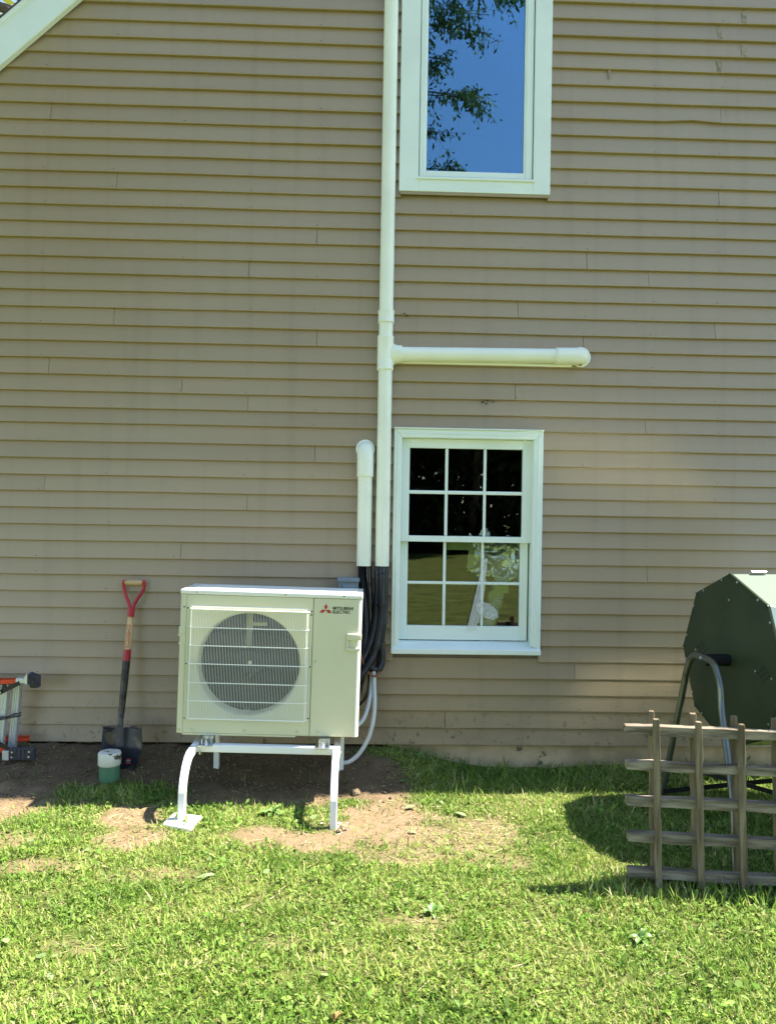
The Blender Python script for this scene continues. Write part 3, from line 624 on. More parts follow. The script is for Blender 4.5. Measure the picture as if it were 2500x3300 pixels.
# service panel, logo, handles, screws
UB().box(.6935, UW-.0195, YF+.0005, YF+.012, .006, UH-.027).build("service_panel", "cabinet", unit, bevel=.0015)
UB().box(.69, .694, YF+.004, YF+.02, .006, UH-.0275).build("panel_gap", "shade_gap", unit)
UB().box(.031, .034, YF+.004, YF+.02, .006, UH-.0275).build("panel_gap", "shade_gap", unit)
UB().box(.01, UW-.02, YF+.003, YF+.02, UH-.0285, UH-.0245).build("panel_gap", "shade_gap", unit)
for pts in ([(.756, .667), (.766, .683), (.756, .6975), (.747, .683)], [(.7555, .6665), (.7345, .6665), (.7245, .651), (.745, .651)], [(.7565, .6665), (.7775, .6665), (.7875, .651), (.767, .651)]):
    UB().prism(pts, YF-.0009, YF+.0006).build("logo_diamond", "print_red", unit)
for s_, x, z, wd, hh in (("MITSUBISHI", .7935, .6685, .1055, .0165), ("ELECTRIC", .7935, .6490, .0915, .0165)):
    tv, tf = text_geo(s_, wd, hh, bold=.022); UB().add([(x+a, YF-.0007, z+b_) for a, b_ in tv], tf).build("lettering", "print_black", unit)
hd = UB(); hd.box(.872, UW+.002, YF-.012, YF+.001, .512, .547); hd = hd.build("handle", "cabinet", unit, bevel=.004, seg=2, smooth=True)
UB().box(.872, .884, YF-.010, YF+.001, .470, .513).build("handle_side", "cabinet", hd, bevel=.003)
UB().box(.872, UW-.004, YF-.012, YF+.001, .455, .472).build("handle_lip", "cabinet", hd, bevel=.004, seg=2)
UB().prism([(.892, .456), (.898, .444), (.912, .440), (.926, .444), (.932, .456)], YF-.004, YF+.001).build("handle_tab", "cabinet", hd)
UB().box(.885, UW-.021, YF-.0012, YF+.0004, .474, .511).build("handle_pocket", "cabinet", hd)
h2 = UB().box(-.010, .012, YF+.006, YF+.05, .505, .520).build("handle", "cabinet", unit, bevel=.003)
UB().box(-.006, .012, YF+.006, YF+.05, .462, .476).build("handle_lip", "cabinet", h2, bevel=.003)
UB().box(-.004, .03, YF-.003, YF+.004, .521, .558).build("handle_plate", "cabinet", h2, bevel=.002)
UB().box(.004, .030, YF-.0015, YF+.002, .477, .504).build("handle_pocket", "cabinet", h2)
for x, z, m_, r in ((.085, UH-.012, "screw", .006), (.545, UH-.012, "screw", .006), (.85, UH-.012, "fan_black", .004), (.71, .395, "screw", .006), (.912, .448, "screw", .0055),
                    (.012, .02, "screw", .006), (.08, .024, "screw", .006), (.355, .024, "screw", .006), (.628, .024, "screw", .006), (.73, .024, "screw", .006),
                    (.02, .66, "fan_black", .004), (.04, .655, "fan_black", .004), (.683, .655, "fan_black", .004), (.683, .637, "fan_black", .004), (.04, .365, "fan_black", .004), (.683, .365, "fan_black", .004), (.04, .08, "fan_black", .004), (.683, .095, "fan_black", .004)):
    yf = YF-.004 if z > UH-.03 else YF
    UB().cyl((x, yf-.003 if m_ == "screw" else yf-.0006, z), (x, yf+.002, z), r, 10).build("screw", m_, unit)
# wire guard: bent vertical wires and cross wires
GX0, GX1, GZ0, GZ1, GY = .056, .672, .073, .668, YF-.034
grille = UB().tube([(GX0, YF-.004, GZ1), (GX1, YF-.004, GZ1)], .0022, 6).build("fan_guard", "wire_white", unit)
mid = MB().tube([(0, YF+.001, GZ1-.004), (0, GY+.012, GZ1-.001), (0, GY+.002, GZ1-.006), (0, GY, GZ1-.022), (0, GY, GZ0+.022), (0, GY+.002, GZ0+.006), (0, GY+.012, GZ0+.001), (0, YF+.001, GZ0+.004)], .0009, 5)
nw = 76; first = None
for k in range(nw):
    x = GX0+.012+(GX1-GX0-.024)*k/(nw-1)
    c = UX(Vector((x, (YF+GY)/2, (GZ0+GZ1)/2)))
    if first is None:
        cl = Vector((0, (YF+GY)/2, (GZ0+GZ1)/2)); qq = MB(); qq.v = [(v[0]*ct+(v[2]-cl.z)*st+c.x, v[1], -(v[0])*st+(v[2]-cl.z)*ct+c.z) for v in mid.v]; qq.f = mid.f
        first = qq.build("guard_wire", "wire_white", grille, smooth=True, origin=c)
    else: share(first, "guard_wire", c, grille)
for z in (.655, .560, .466, .372, .274, .180, .088):
    r = .0024 if .1 < z < .6 else .003
    UB().tube([(GX0-.004, YF+.001, z), (GX0-.002, GY+.02, z), (GX0+.004, GY+.006, z), (GX0+.016, GY+.0005, z), (GX1-.016, GY+.0005, z), (GX1-.004, GY+.006, z), (GX1+.002, GY+.02, z), (GX1+.004, YF+.001, z)], r, 6).build("cross_wire", "wire_white", grille, smooth=True)
for s_, x0 in ((1, GX0), (-1, GX1)):               # short side wires of the basket
    for y in (YF-.008, YF-.018, YF-.027): UB().tube([(x0+s_*(.002+.35*(-(y-YF)-.01)), y, GZ1-.008), (x0+s_*(.002+.35*(-(y-YF)-.01)), y, GZ0+.008)], .0014, 5).build("side_wire", "wire_white", grille)

# ------------------------------------------------------------------ stand
stand = thing("equipment_stand", (-.5, -.58, 0), "white metal stand with curved front legs carrying the heat pump", "stand")
q = MB(); q.bar((-.885, -.60, .285), (-.118, -.60, .272), .04, .04); q.build("front_rail", "stand_white", stand, bevel=.004)
q = MB(); q.bar((-.885, -.27, .290), (-.118, -.27, .277), .04, .04); q.build("rear_rail", "stand_white", stand, bevel=.004)
def sq_sweep(path, wd, thk):                        # rectangular section along a path lying in a plane of constant x
    rings = []
    for i, p in enumerate(path):
        d = (Vector(path[min(i+1, len(path)-1)])-Vector(path[max(i-1, 0)])).normalized(); nrm = Vector((0, -d.z, d.y))
        p = Vector(p); rings.append([p+Vector((sx*wd/2, 0, 0))+nrm*(sy*thk/2) for sx, sy in ((-1,-1),(1,-1),(1,1),(-1,1))])
    return MB().loft(rings)
for x, yf, zt, zg in ((-.868, -.868, .287, .016), (-.134, -.925, .274, -.012)):
    r = .17; path = [(x, -.58, zt), (x, -.64, zt)]+[(x, yf+r-r*math.sin(a) if True else 0, zt-r+r*math.cos(a)) for a in [math.pi/2*k/10 for k in range(1, 11)]]
    path[1] = (x, yf+r+.02, zt); path += [(x, yf, zg)]
    sq_sweep(path, .034, .034).build("front_leg", "stand_white", stand, bevel=.003)
    MB().bar((x, -.58, zt-.001), (x, -.245, zt+.004), .034, .034).build("side_rail", "stand_white", stand, bevel=.003)
for x, zt in ((-.823, .285), (-.121, .31)):
    MB().box(x-.015, x+.015, -.262, -.232, .03, zt).build("rear_leg", "stand_white", stand, bevel=.003)
for x, z0 in ((-.80, .305), (-.20, .296)):
    q = MB(); q.box(x-.045, x+.03, -.655, -.56, z0-.002, z0+.003); mf = q.build("mounting_foot", "zinc", stand, bevel=.001)
    MB().box(x-.028, x+.028, -.605, -.565, z0+.0031, z0+.036).build("foot_upright", "zinc", mf)
    for s_ in (-1, 1): MB().box(x+s_*.026-.002, x+s_*.026+.002, -.64, -.6055, z0+.0031, z0+.03).build("foot_flange", "zinc", mf)
    MB().cyl((x-.005, -.63, z0+.003), (x-.005, -.63, z0+.016), .009, 6).build("bolt", "screw", mf)
    MB().cyl((x-.005, -.63, z0+.016), (x-.005, -.63, z0+.024), .005, 8).build("bolt_end", "screw", mf)
for x, y, z in ((-.838, -.625, .255), (-.155, -.625, .243), (-.112, -.60, .25)): MB().cyl((x, y, z), (x, y, z+.018), .006, 8).build("bolt", "screw", stand)
for nm, pts, zc, lb in (("foot_pad", [(-.945, -.93), (-.80, -.99), (-.775, -.83), (-.925, -.79)], .020, "white square foot pad under the front left stand leg"),
                        ("foot_pad", [(-.215, -1.0), (-.06, -1.0), (-.055, -.84), (-.205, -.84)], -.004, "white foot pad half buried under the front right stand leg"),
                        ("foot_pad", [(-.20, -.32), (-.05, -.32), (-.05, -.17), (-.20, -.17)], .028, "white foot pad half buried under the rear right stand leg"),
                        ("foot_pad", [(-.90, -.32), (-.75, -.32), (-.75, -.17), (-.90, -.17)], .024, "white foot pad half buried under the rear left stand leg")):
    q = MB(); q.add([(x, y, zc-.03) for x, y in pts]+[(x, y, zc) for x, y in pts], [(3,2,1,0), (4,5,6,7)]+[(i, (i+1) % 4, 4+(i+1) % 4, 4+i) for i in range(4)])
    pd = tag(q.build(nm, "pad_white", bevel=.006, seg=2), lb, "foot pad", "pads under the stand legs")

# ------------------------------------------------------------------ shovel
sh = thing("shovel", (-1.35, -.24, .05), "red handled shovel with wooden shaft leaning on the siding", "shovel")
A0, A1 = Vector((-1.362, -.052, 1.083)), Vector((-1.376, -.225, .245))
def sp(z): k = (A0.z-z)/(A0.z-A1.z); return A0.lerp(A1, k)
tg = sp(.893); MB().tube([A0+Vector((s_*.051, 0, 0)) for s_ in (-1, -.8, -.3, .3, .8, 1)], [.013, .0155, .0175, .0175, .0155, .013], 14).build("grip", "ash_grip", sh, smooth=True)
for s_ in (-1, 1):
    pts = [A0+Vector((s_*.055, .0, .014)), A0+Vector((s_*.060, 0, -.004)), A0+Vector((s_*.055, 0, -.045)), sp(1.0)+Vector((s_*.036, 0, 0)), sp(.955)+Vector((s_*.013, 0, 0)), sp(.92)+Vector((s_*.009, 0, 0))]
    MB().tube(bez(pts, 26), .0098, 10).build("yoke_arm", "red_paint", sh, smooth=True)
    MB().cyl(A0+Vector((s_*.048, 0, 0)), A0+Vector((s_*.064, 0, 0)), .011, 10).build("grip_rivet", "red_paint", sh)
MB().cyl(sp(.94), sp(.885), .0205, 16).build("yoke_socket", "red_paint", sh, smooth=True)
shaft = MB().cyl(sp(.888), sp(.695), .0175, 16, .0182).build("shaft", "ash_wood", sh, smooth=True)
MB().cyl(sp(.702), sp(.640), .0215, 16).build("shaft_collar", "red_paint", sh, smooth=True)
sk = MB().tube([sp(.641), sp(.50), sp(.345)], [.0215, .0205, .0165], 16).build("steel_socket", "shovel_steel", sh, smooth=True)
MB().tube([sp(.346), sp(.30), sp(.26)+Vector((0, -.005, 0)), sp(.22)+Vector((.006, -.012, 0))], [.015, .0155, .018, .014], 14).build("blade_neck", "blade_steel", sh, smooth=True)
tv, tf = text_geo("RAZORBACK", .135, .020, bold=.02, shear=.15)
fx_ = sp(.712)
MB().add([tuple(sp(.712+a)+Vector((-.0095+ (-(b_-.010)), -.0, 0))+Vector((.0095, -math.sqrt(max(1e-6, .0188**2-(b_-.010)**2)), 0))) for a, b_ in tv], tf).build("shaft_lettering", "print_red", sh)
tv, tf = text_geo("RAZORBACK", .16, .012, bold=.01)
MB().add([tuple(sp(.40+a)+Vector((-(b_-.006), -math.sqrt(max(1e-6, .0214**2-(b_-.006)**2)), 0))) for a, b_ in tv], tf).build("embossed_lettering", "shovel_steel", sh)
def blade(u, v):
    hw = .108*(1+.06*math.sin(3*v)) if v < .3 else .108*(1+.06*math.sin(.9))*math.sqrt(max(0, 1-((v-.3)/.705)**2.0))
    x = u*hw; z = .285-.255*v; y = -.232-.05*v+.0-.026*(1-u*u)*0+.034*(1-abs(u))**2*(-.5)*(1-v)-.030*u*u*(1-.3*v)
    return (-1.350+x+.012*v, y, z+.004*(abs(u) > .95)*(v < .05))
q = MB(); nu, nv = 18, 16
for j in range(nv+1):
    for i in range(nu+1): q.v.append(blade(-1+2*i/nu, j/nv))
q.f = [(j*(nu+1)+i, j*(nu+1)+i+1, (j+1)*(nu+1)+i+1, (j+1)*(nu+1)+i) for j in range(nv) for i in range(nu)]
bl = q.build("blade", "blade_steel", sh, smooth=True, solid=.002)
for s_ in (-1, 1): MB().tube([(-1.350+s_*.040, -.236-.004, .284), (-1.350+s_*.108, -.262, .287)], [.007, .0065], 8).build("foot_step", "blade_steel", bl, smooth=True)
for z_, m_ in ((.100, "print_red"), (.112, "box_grey"), (.121, "red_paint")): MB().box(-1.312, -1.288, -.305, -.3035, z_, z_+.007).build("sticker", m_, bl)

# ------------------------------------------------------------------ cleanout pipe
co = thing("cleanout_pipe", (-1.385, -.36, .02), "green drain pipe stub with dirty white cap in front of the shovel", "pipe")
MB().tube([(-1.385, -.36, -.1), (-1.385, -.357, .13)], .055, 28).build("pipe_stub", "sewer_green", co, smooth=True)
MB().tube([(-1.385, -.357, .112), (-1.385, -.357, .116), (-1.386, -.356, .174), (-1.386, -.356, .180), (-1.386, -.356, .182)], [.058, .061, .0605, .058, .054], 32).build("pipe_cap", "cap_white", co, smooth=True)
q = MB()
for k in range(26):
    a, r = rng.uniform(0, 6.28), rng.uniform(0, .022); c = Vector((-1.395+r*math.cos(a)*1.2, -.362+r*math.sin(a), .1825)); s_ = rng.uniform(.002, .005)
    q.add([c+Vector((s_*math.cos(t_+k), s_*math.sin(t_+k), 0)) for t_ in (0, 2.1, 4.2)]+[c+Vector((0, 0, s_*.7))], [(0, 1, 3), (1, 2, 3), (2, 0, 3), (2, 1, 0)])
q.build("dirt_crumbs", "clod", co)

# ------------------------------------------------------------------ ladder lying on its side
ld = thing("step_ladder", (-2.4, -.2, .09), "orange step ladder lying on its side against the wall", "ladder")
def chan(x0, x1, y, z, hh, slope, nm, m_="ladder_orange", dy=.03):
    q = MB(); z1 = z+slope*(x1-x0)
    for (za, zb, ya, yb) in ((-hh/2, hh/2, -.002, .002), (-hh/2, -hh/2+.003, -.002, dy), (hh/2-.003, hh/2, -.002, dy)):
        q.add([(x0, y+ya, z+za), (x1, y+ya, z1+za), (x1, y+yb, z1+za), (x0, y+yb, z+za), (x0, y+ya, z+zb), (x1, y+ya, z1+zb), (x1, y+yb, z1+zb), (x0, y+yb, z+zb)],
              [(3,2,1,0),(4,5,6,7),(0,1,5,4),(1,2,6,5),(2,3,7,6),(3,0,4,7)])
    return q.build(nm, m_, ld)
chan(-3.9, -1.955, -.235, .47, .031, .055*.6, "rail"); chan(-3.9, -2.005, -.235, .125, .033, .012, "rail")
chan(-3.9, -1.90, -.135, .455, .028, .03, "rear_rail"); chan(-3.9, -1.92, -.135, .16, .028, .01, "rear_rail")
MB().box(-1.955, -1.885, -.242, -.2, .523, .554).build("rail_end", "aluminium", ld, bevel=.003)
ft = MB().add([(-1.885, -.25, .521), (-1.826, -.25, .508), (-1.826, -.21, .512), (-1.885, -.19, .525), (-1.885, -.25, .576), (-1.826, -.25, .562), (-1.826, -.21, .566), (-1.885, -.19, .582)],
              [(3,2,1,0),(4,5,6,7),(0,1,5,4),(1,2,6,5),(2,3,7,6),(3,0,4,7)]).build("foot", "rubber", ld, bevel=.002)
for k in range(5): MB().bar((-1.878+.011*k, -.2525, .522-.0024*k), (-1.878+.011*k, -.2525, .574-.0025*k), .006, .004, (0, 1, 0)).build("foot_tread", "rubber", ft)
MB().add([(-1.905, -.246, .527), (-1.886, -.252, .52), (-1.886, -.252, .585), (-1.905, -.246, .560), (-1.905, -.19, .527), (-1.886, -.19, .52), (-1.886, -.19, .585), (-1.905, -.19, .56)],
         [(0,1,2,3), (7,6,5,4), (0,4,5,1), (3,2,6,7), (0,3,7,4), (1,5,6,2)]).build("foot_bracket", "aluminium", ld)
MB().box(-1.90, -1.85, -.19, -.15, .488, .51).build("rear_foot", "rubber", ld, bevel=.004)
f2 = MB().box(-1.975, -1.838, -.262, -.225, .100, .163).build("foot", "rubber", ld, bevel=.003)
for k in range(6): MB().box(-1.968+.022*k, -1.956+.022*k, -.2655, -.2621, .104, .160).build("foot_tread", "rubber", f2)
for x, z in ((-1.955, .145), (-1.957, .117), (-1.862, .148), (-1.864, .120)): MB().cyl((x, -.268, z), (x, -.2656, z), .0055, 8).build("rivet", "screw", f2)
MB().box(-2.012, -1.9755, -.264, -.225, .098, .152).build("foot_bracket", "aluminium", ld, bevel=.002)
for x0, x1, y in ((-2.055, -2.045, -.215), (-2.005, -1.993, -.165)):
    q = MB(); n_ = 16
    for zz0, zz1 in ((.140, .52),):
        dx = .028
        prof = [(-.022, 0), (-.016, -.006), (-.010, -.003), (-.004, -.007), (.002, -.003), (.008, -.007), (.014, -.003), (.020, -.005), (.024, .002), (.020, .03), (-.018, .03)]
        q.loft([[(x0+a, y+b_, zz0) for a, b_ in prof], [(x0+a+dx, y+b_, zz1) for a, b_ in prof]])
    q.build("step", "aluminium", ld)
    if y < -.2: MB().cyl((x0+.028, y+.012, .485), (x0+.031, y+.012, .53), .021, 14).build("step_cap", "rubber", ld)
for p, q_, nm in (((-2.035, -.245, .475), (-1.93, -.245, .528), "brace"), ((-2.045, -.25, .195), (-1.96, -.25, .145), "brace")):
    br = MB().bar(p, q_, .004, .024, (0, 0, 1)).build(nm, "bracket_black", ld, bevel=.0015)
    MB().cyl((p[0], p[1]-.008, p[2]), (p[0], p[1]+.004, p[2]), .013, 14).build("brace_pivot", "bracket_black", br); MB().cyl((p[0], p[1]-.0115, p[2]), (p[0], p[1]-.0081, p[2]), .007, 10).build("brace_bolt", "screw", br)
for z, s_ in ((.318, 0), (.333, .6)):
    MB().tube([(-2.10, -.232, z-.004), (-2.04+s_*.06, -.232, z), (-1.985, -.178, z+.003), (-1.966, -.165, z+.003), (-1.966, -.14, z+.003)], .0045, 8).build("strap", "rubber", ld, smooth=True)

# ------------------------------------------------------------------ compost tumbler
ca = rad(6.5); axd = Vector((math.cos(ca), math.sin(ca), 0)); hv = Vector((-math.sin(ca), math.cos(ca), 0)); CC = Vector((1.812, -.835, .81)); CR, CLN = .436, .86
cp = thing("compost_tumbler", (2.2, -.85, 0), "dark green eight sided compost drum on steel tube legs behind the trellis", "composter")
def octv(c, r, k): a = rad(90+45*k); return c-hv*(-r*math.cos(a)*-1)*1+Vector((0, 0, r*math.sin(a))) if False else c+hv*(-r*math.cos(a)*-1*-1)+Vector((0, 0, r*math.sin(a)))
for off, nm in ((0, "end_plate"), (CLN, "end_plate")):
    q = MB(); q.loft([[octv(CC+axd*(off+d), CR-i_, k) for k in range(8)] for d, i_ in ((0, .004), (.012, 0))]); ep = q.build(nm, "drum_green", cp, bevel=.002)
    if off == 0: eplate = ep
for k in range(8):
    a, b_ = octv(CC, CR-.006, k), octv(CC, CR-.006, k+1); e = (b_-a)*.012
    q = MB(); s0, s1 = axd*.0125, axd*(CLN-.0005); inw = ((CC-(a+b_)/2).normalized())*.006
    q.add([a+e+s0, b_-e+s0, b_-e+s1, a+e+s1, a+e+s0+inw, b_-e+s0+inw, b_-e+s1+inw, a+e+s1+inw], [(0,1,2,3), (7,6,5,4), (0,4,5,1), (1,5,6,2), (2,6,7,3), (3,7,4,0)]); q.build("drum_panel", "drum_panel", cp)
for k in range(8):                                  # folded seams and rivets on the end plate
    a, b_ = octv(CC, CR*.965, k), octv(CC, CR*.965, k+1)
    for f_ in (.22, .78): p = a.lerp(b_, f_); MB().cyl(p-axd*.0035, p+axd*.001, .0055, 8).build("rivet", "screw", eplate)
    p = octv(CC, CR*.93, k); p2 = octv(CC, CR*.998, k); MB().tube([p-axd*.0008, p2-axd*.0008], .0022, 5).build("corner_slit", "bracket_black", eplate)
for u_, z_ in ((.0, .30), (.30, .0), (-.22, -.01), (-.34, -.02)): p = CC+hv*u_+Vector((0, 0, z_)); MB().cyl(p-axd*.003, p+axd*.001, .006, 8).build("rivet", "screw", eplate)
for cu_, cz_ in ((.235, .02), (-.28, -.015)):
    q = MB()
    for i in range(-2, 3):
        for j in range(-3, 4):
            if abs(i)*1.0+abs(j)*.55 < 2.6 and (i+j) % 2 == 0: p = CC+hv*(cu_+i*.020)+Vector((0, 0, cz_+j*.016)); q.cyl(p-axd*.0012, p+axd*.001, .0075, 7)
    q.build("vent_holes", "bracket_black", eplate)
topv = octv(CC, CR, 0); 
for d in (.11,): MB().bar(topv+axd*d+Vector((0, 0, .004)), topv+axd*(d+.085)+Vector((0, 0, .004)), .03, .010).build("lid_hinge", "zinc", cp, bevel=.003)
for off in (-.13, CLN+.13):
    bx_ = CC+axd*off; top = bx_+Vector((0, 0, .012))
    ft_b, ft_f = Vector((bx_.x-.045, -.46, .0)), Vector((bx_.x-.085, -1.375, -.01))
    pth = [ft_b, ft_b.lerp(top+Vector((0, .16, 0)), .75), top+Vector((-.012, .175, -.10)), top+Vector((-.004, .12, -.015)), top, top+Vector((-.002, -.12, -.012)), top+Vector((-.008, -.195, -.09)), top+Vector((-.015, -.235, -.22)), ft_f.lerp(top+Vector((0, -.25, 0)), .35), ft_f]
    lg = MB().tube(bez(pth, 60), .0165, 14).build("stand_leg", "tube_steel", cp, smooth=True)
    MB().cyl(top+Vector((-.022, 0, 0)), top+Vector((.022, 0, 0)), .009, 8).build("leg_bolt", "screw", lg)
    MB().cyl(top+Vector((-.0, 0, -.01)), CC+axd*(0 if off < 0 else CLN)+Vector((0, 0, -.0)), .030, 18).build("axle", "bracket_black", cp, smooth=True)
lb = CC+axd*-.13; rb = CC+axd*(CLN+.13)
MB().bar((lb.x-.035, -.53, .20), (rb.x-.05, -1.18, .03), .006, .024).build("brace", "bracket_black", cp)
MB().bar((lb.x-.055, -.50, .035), (rb.x-.05, -.62, .20), .006, .024).build("brace", "bracket_black", cp)

# ------------------------------------------------------------------ trellis
td = Vector((.994, -.11, 0)).normalized(); tb = Vector((1.218, -1.48, -.02)); lean = Vector((-.033, .004, 1)).normalized(); tn = td.cross(lean).normalized()
tr = thing("wooden_trellis", (1.4, -1.58, 0), "weathered wooden trellis of crossed slats standing in front of the compost drum", "trellis")
def TP(u, v, d): return tb+td*u+lean*v-tn*d*-1
def slat(p, q_, wd, th_, m_, nm):
    p, q_ = Vector(p), Vector(q_); d = (q_-p).normalized(); s_ = tn.cross(d).normalized(); n_ = 11; rings = []
    for i in range(n_+1):
        c = p.lerp(q_, i/n_)+s_*rng.uniform(-.0022, .0022)+tn*rng.uniform(-.001, .001); wk = wd*(1+rng.uniform(-.09, .07))*(.9 if i in (0, n_) else 1); rings.append([c+s_*(a*wk/2)+tn*(b_*th_/2) for a, b_ in ((-1,-1),(1,-1),(1,1),(-1,1))])
    return MB().loft(rings).build(nm, m_, tr, bevel=.0018)
fr = -1 if tn.y > 0 else 1                          # sign that brings a slat towards the camera
for i, u in enumerate((0, .168, .335, .496, .664, .827)):
    slat(TP(u, -.03 if i != 2 else -.05, fr*.030), TP(u+.002, .710-.004*i, fr*.030), .0255, .020, "old_wood_v", "upright_slat")
    slat(TP(u-.002, .0, -fr*.030), TP(u-.004, .728-.004*i, -fr*.030), .0255, .020, "old_wood_v", "rear_upright_slat")
for j, v in enumerate((.066, .215, .362, .507, .654)):
    slat(TP(-.118+.003*(j % 2), v+.004, 0), TP(.95, v-.002, 0), .039 if j != 3 else .036, .038, "old_wood_h", "cross_slat")

# ------------------------------------------------------------------ lawn grass, clover, clippings, crumbs
GX_ = np.arange(-2.9, 2.9001, .025); GY_ = np.arange(-2.95, .0501, .025)
SOILG = np.array([[soil(x, y) for x in GX_] for y in GY_]); GZG = np.array([[gz(x, y) for x in GX_] for y in GY_])
def gs(G, x, y):
    u = np.clip((x-GX_[0])/.025, 0, len(GX_)-1.001); v = np.clip((y-GY_[0])/.025, 0, len(GY_)-1.001); i = u.astype(int); j = v.astype(int); fu, fv = u-i, v-j
    return G[j, i]*(1-fu)*(1-fv)+G[j, i+1]*fu*(1-fv)+G[j+1, i]*(1-fu)*fv+G[j+1, i+1]*fu*fv
NG = {}
def nz(x, y, sc, seed):
    if (sc, seed) not in NG: NG[(sc, seed)] = np.array([[noise2(a, b_, sc, seed) for a in GX_] for b_ in GY_])
    return gs(NG[(sc, seed)], x, y)
def inview(x, y): return np.abs(x-.03*(y+4.6)) < .53*(y+4.6)+.35
def blades(n, region, length, width, accept, palette, tilt=(.5, 1.25), zoff=0, lift=1.0, tuft=0):
    x = nr.uniform(region[0], region[1], n); y = nr.uniform(region[2], region[3], n)
    if tuft: x = np.repeat(x, tuft)+nr.normal(0, .016, n*tuft); y = np.repeat(y, tuft)+nr.normal(0, .016, n*tuft)
    k = inview(x, y); x, y = x[k], y[k]
    ok = accept(x, y); x, y = x[ok], y[ok]; n = len(x)
    z = gs(GZG, x, y)+zoff
    ln = nr.uniform(*length, n); wd = nr.uniform(*width, n); az = nr.uniform(0, 2*np.pi, n); ti = nr.uniform(*tilt, n); ta = az+np.pi/2+nr.normal(0, .5, n)
    d = np.stack([np.cos(az), np.sin(az)], 1); sdv = np.stack([np.cos(ta), np.sin(ta)], 1)
    bend = nr.uniform(.1, .7, n)
    def pt(f):
        tl = ti*(1+bend*f*.6); h = ln*f
        return np.stack([x+d[:, 0]*h*np.sin(tl), y+d[:, 1]*h*np.sin(tl), z-.004+np.maximum(h*np.cos(tl)*lift, -.002)+.006*f*lift], 1)
    p0, p1, p2 = pt(0.0), pt(.55), pt(1.0); sw = np.concatenate([sdv, nr.normal(0, .35, (n, 1))], 1)*wd[:, None]/2
    Vv = np.stack([p0-sw*.8, p0+sw*.8, p1+sw, p1-sw, p2], 1).reshape(-1, 3)
    base = np.arange(n)*5; F3 = np.concatenate([np.stack([base, base+1, base+2], 1), np.stack([base, base+2, base+3], 1), np.stack([base+3, base+2, base+4], 1)])
    col = palette(x, y, n); return Vv, F3, np.repeat(col, 5, 0)
def pal(x, y, n):
    g = np.array([[.105, .205, .03], [.175, .295, .045], [.265, .365, .075], [.36, .405, .125], [.49, .42, .23]])
    dry = .55+1.5*nz(x, y, 2.3, 30)+.9*nz(x, y, 7, 31)
    k = np.clip(nr.normal(1.15, .95, n)+1.0*np.clip(dry, -.6, 1.6), 0, 3.99); k = np.where(nr.random(n) < .025+.07*np.clip(dry, 0, 1.4), 4, k.astype(int))
    c = g[k.astype(int)]; return c*nr.uniform(.75, 1.25, (n, 1))*nr.uniform(.93, 1.07, (n, 3))
def acc(x, y):
    s_ = gs(SOILG, x, y); dn = .78+.8*nz(x, y, 4, 40)+.7*nz(x, y, 13, 41)
    return nr.random(len(x)) < (1-s_)**1.6*np.maximum(.12, dn)+.03
parts = [blades(470000, (-2.75, 2.75, -2.75, -.02), (.011, .032), (.0024, .0056), acc, pal, tilt=(.45, 1.35)),
         blades(12000, (-2.75, 2.75, -2.75, -.05), (.04, .08), (.003, .006), lambda x, y: acc(x, y) & (nz(x, y, 4, 45) > .05), pal, tilt=(.25, 1.0)),
         blades(1000, (-2.75, 2.75, -2.75, -.55), (.018, .046), (.003, .006), lambda x, y: nr.random(len(x)) < (1-gs(SOILG, x, y))**1.6, pal, tilt=(.25, 1.15), tuft=22),
         blades(1700, (.9, 2.6, -1.7, -1.42), (.04, .085), (.003, .006), lambda x, y: x == x, pal, tilt=(.2, 1.0)),
         blades(4200, (.12, 2.6, -.42, -.0), (.05, .11), (.0028, .005), lambda x, y: gs(SOILG, x, y) < .5, pal, tilt=(.5, 1.35)),
         blades(300, (-1.7, -.9, -.62, -.44), (.04, .08), (.003, .005), lambda x, y: (gs(SOILG, x, y) < .6) & (np.hypot(x+1.385, y+.45) > .12), pal, tilt=(.2, 1.0))]
off = 0; Vs, Fs, Cs = [], [], []
for v_, f_, c_ in parts: Vs.append(v_); Fs.append(f_+off); Cs.append(c_); off += len(v_)
tag(mesh_np("lawn_grass", np.concatenate(Vs), np.concatenate(Fs), np.concatenate(Cs), "grass"), "short patchy yellow green lawn grass", "grass", kind="stuff")

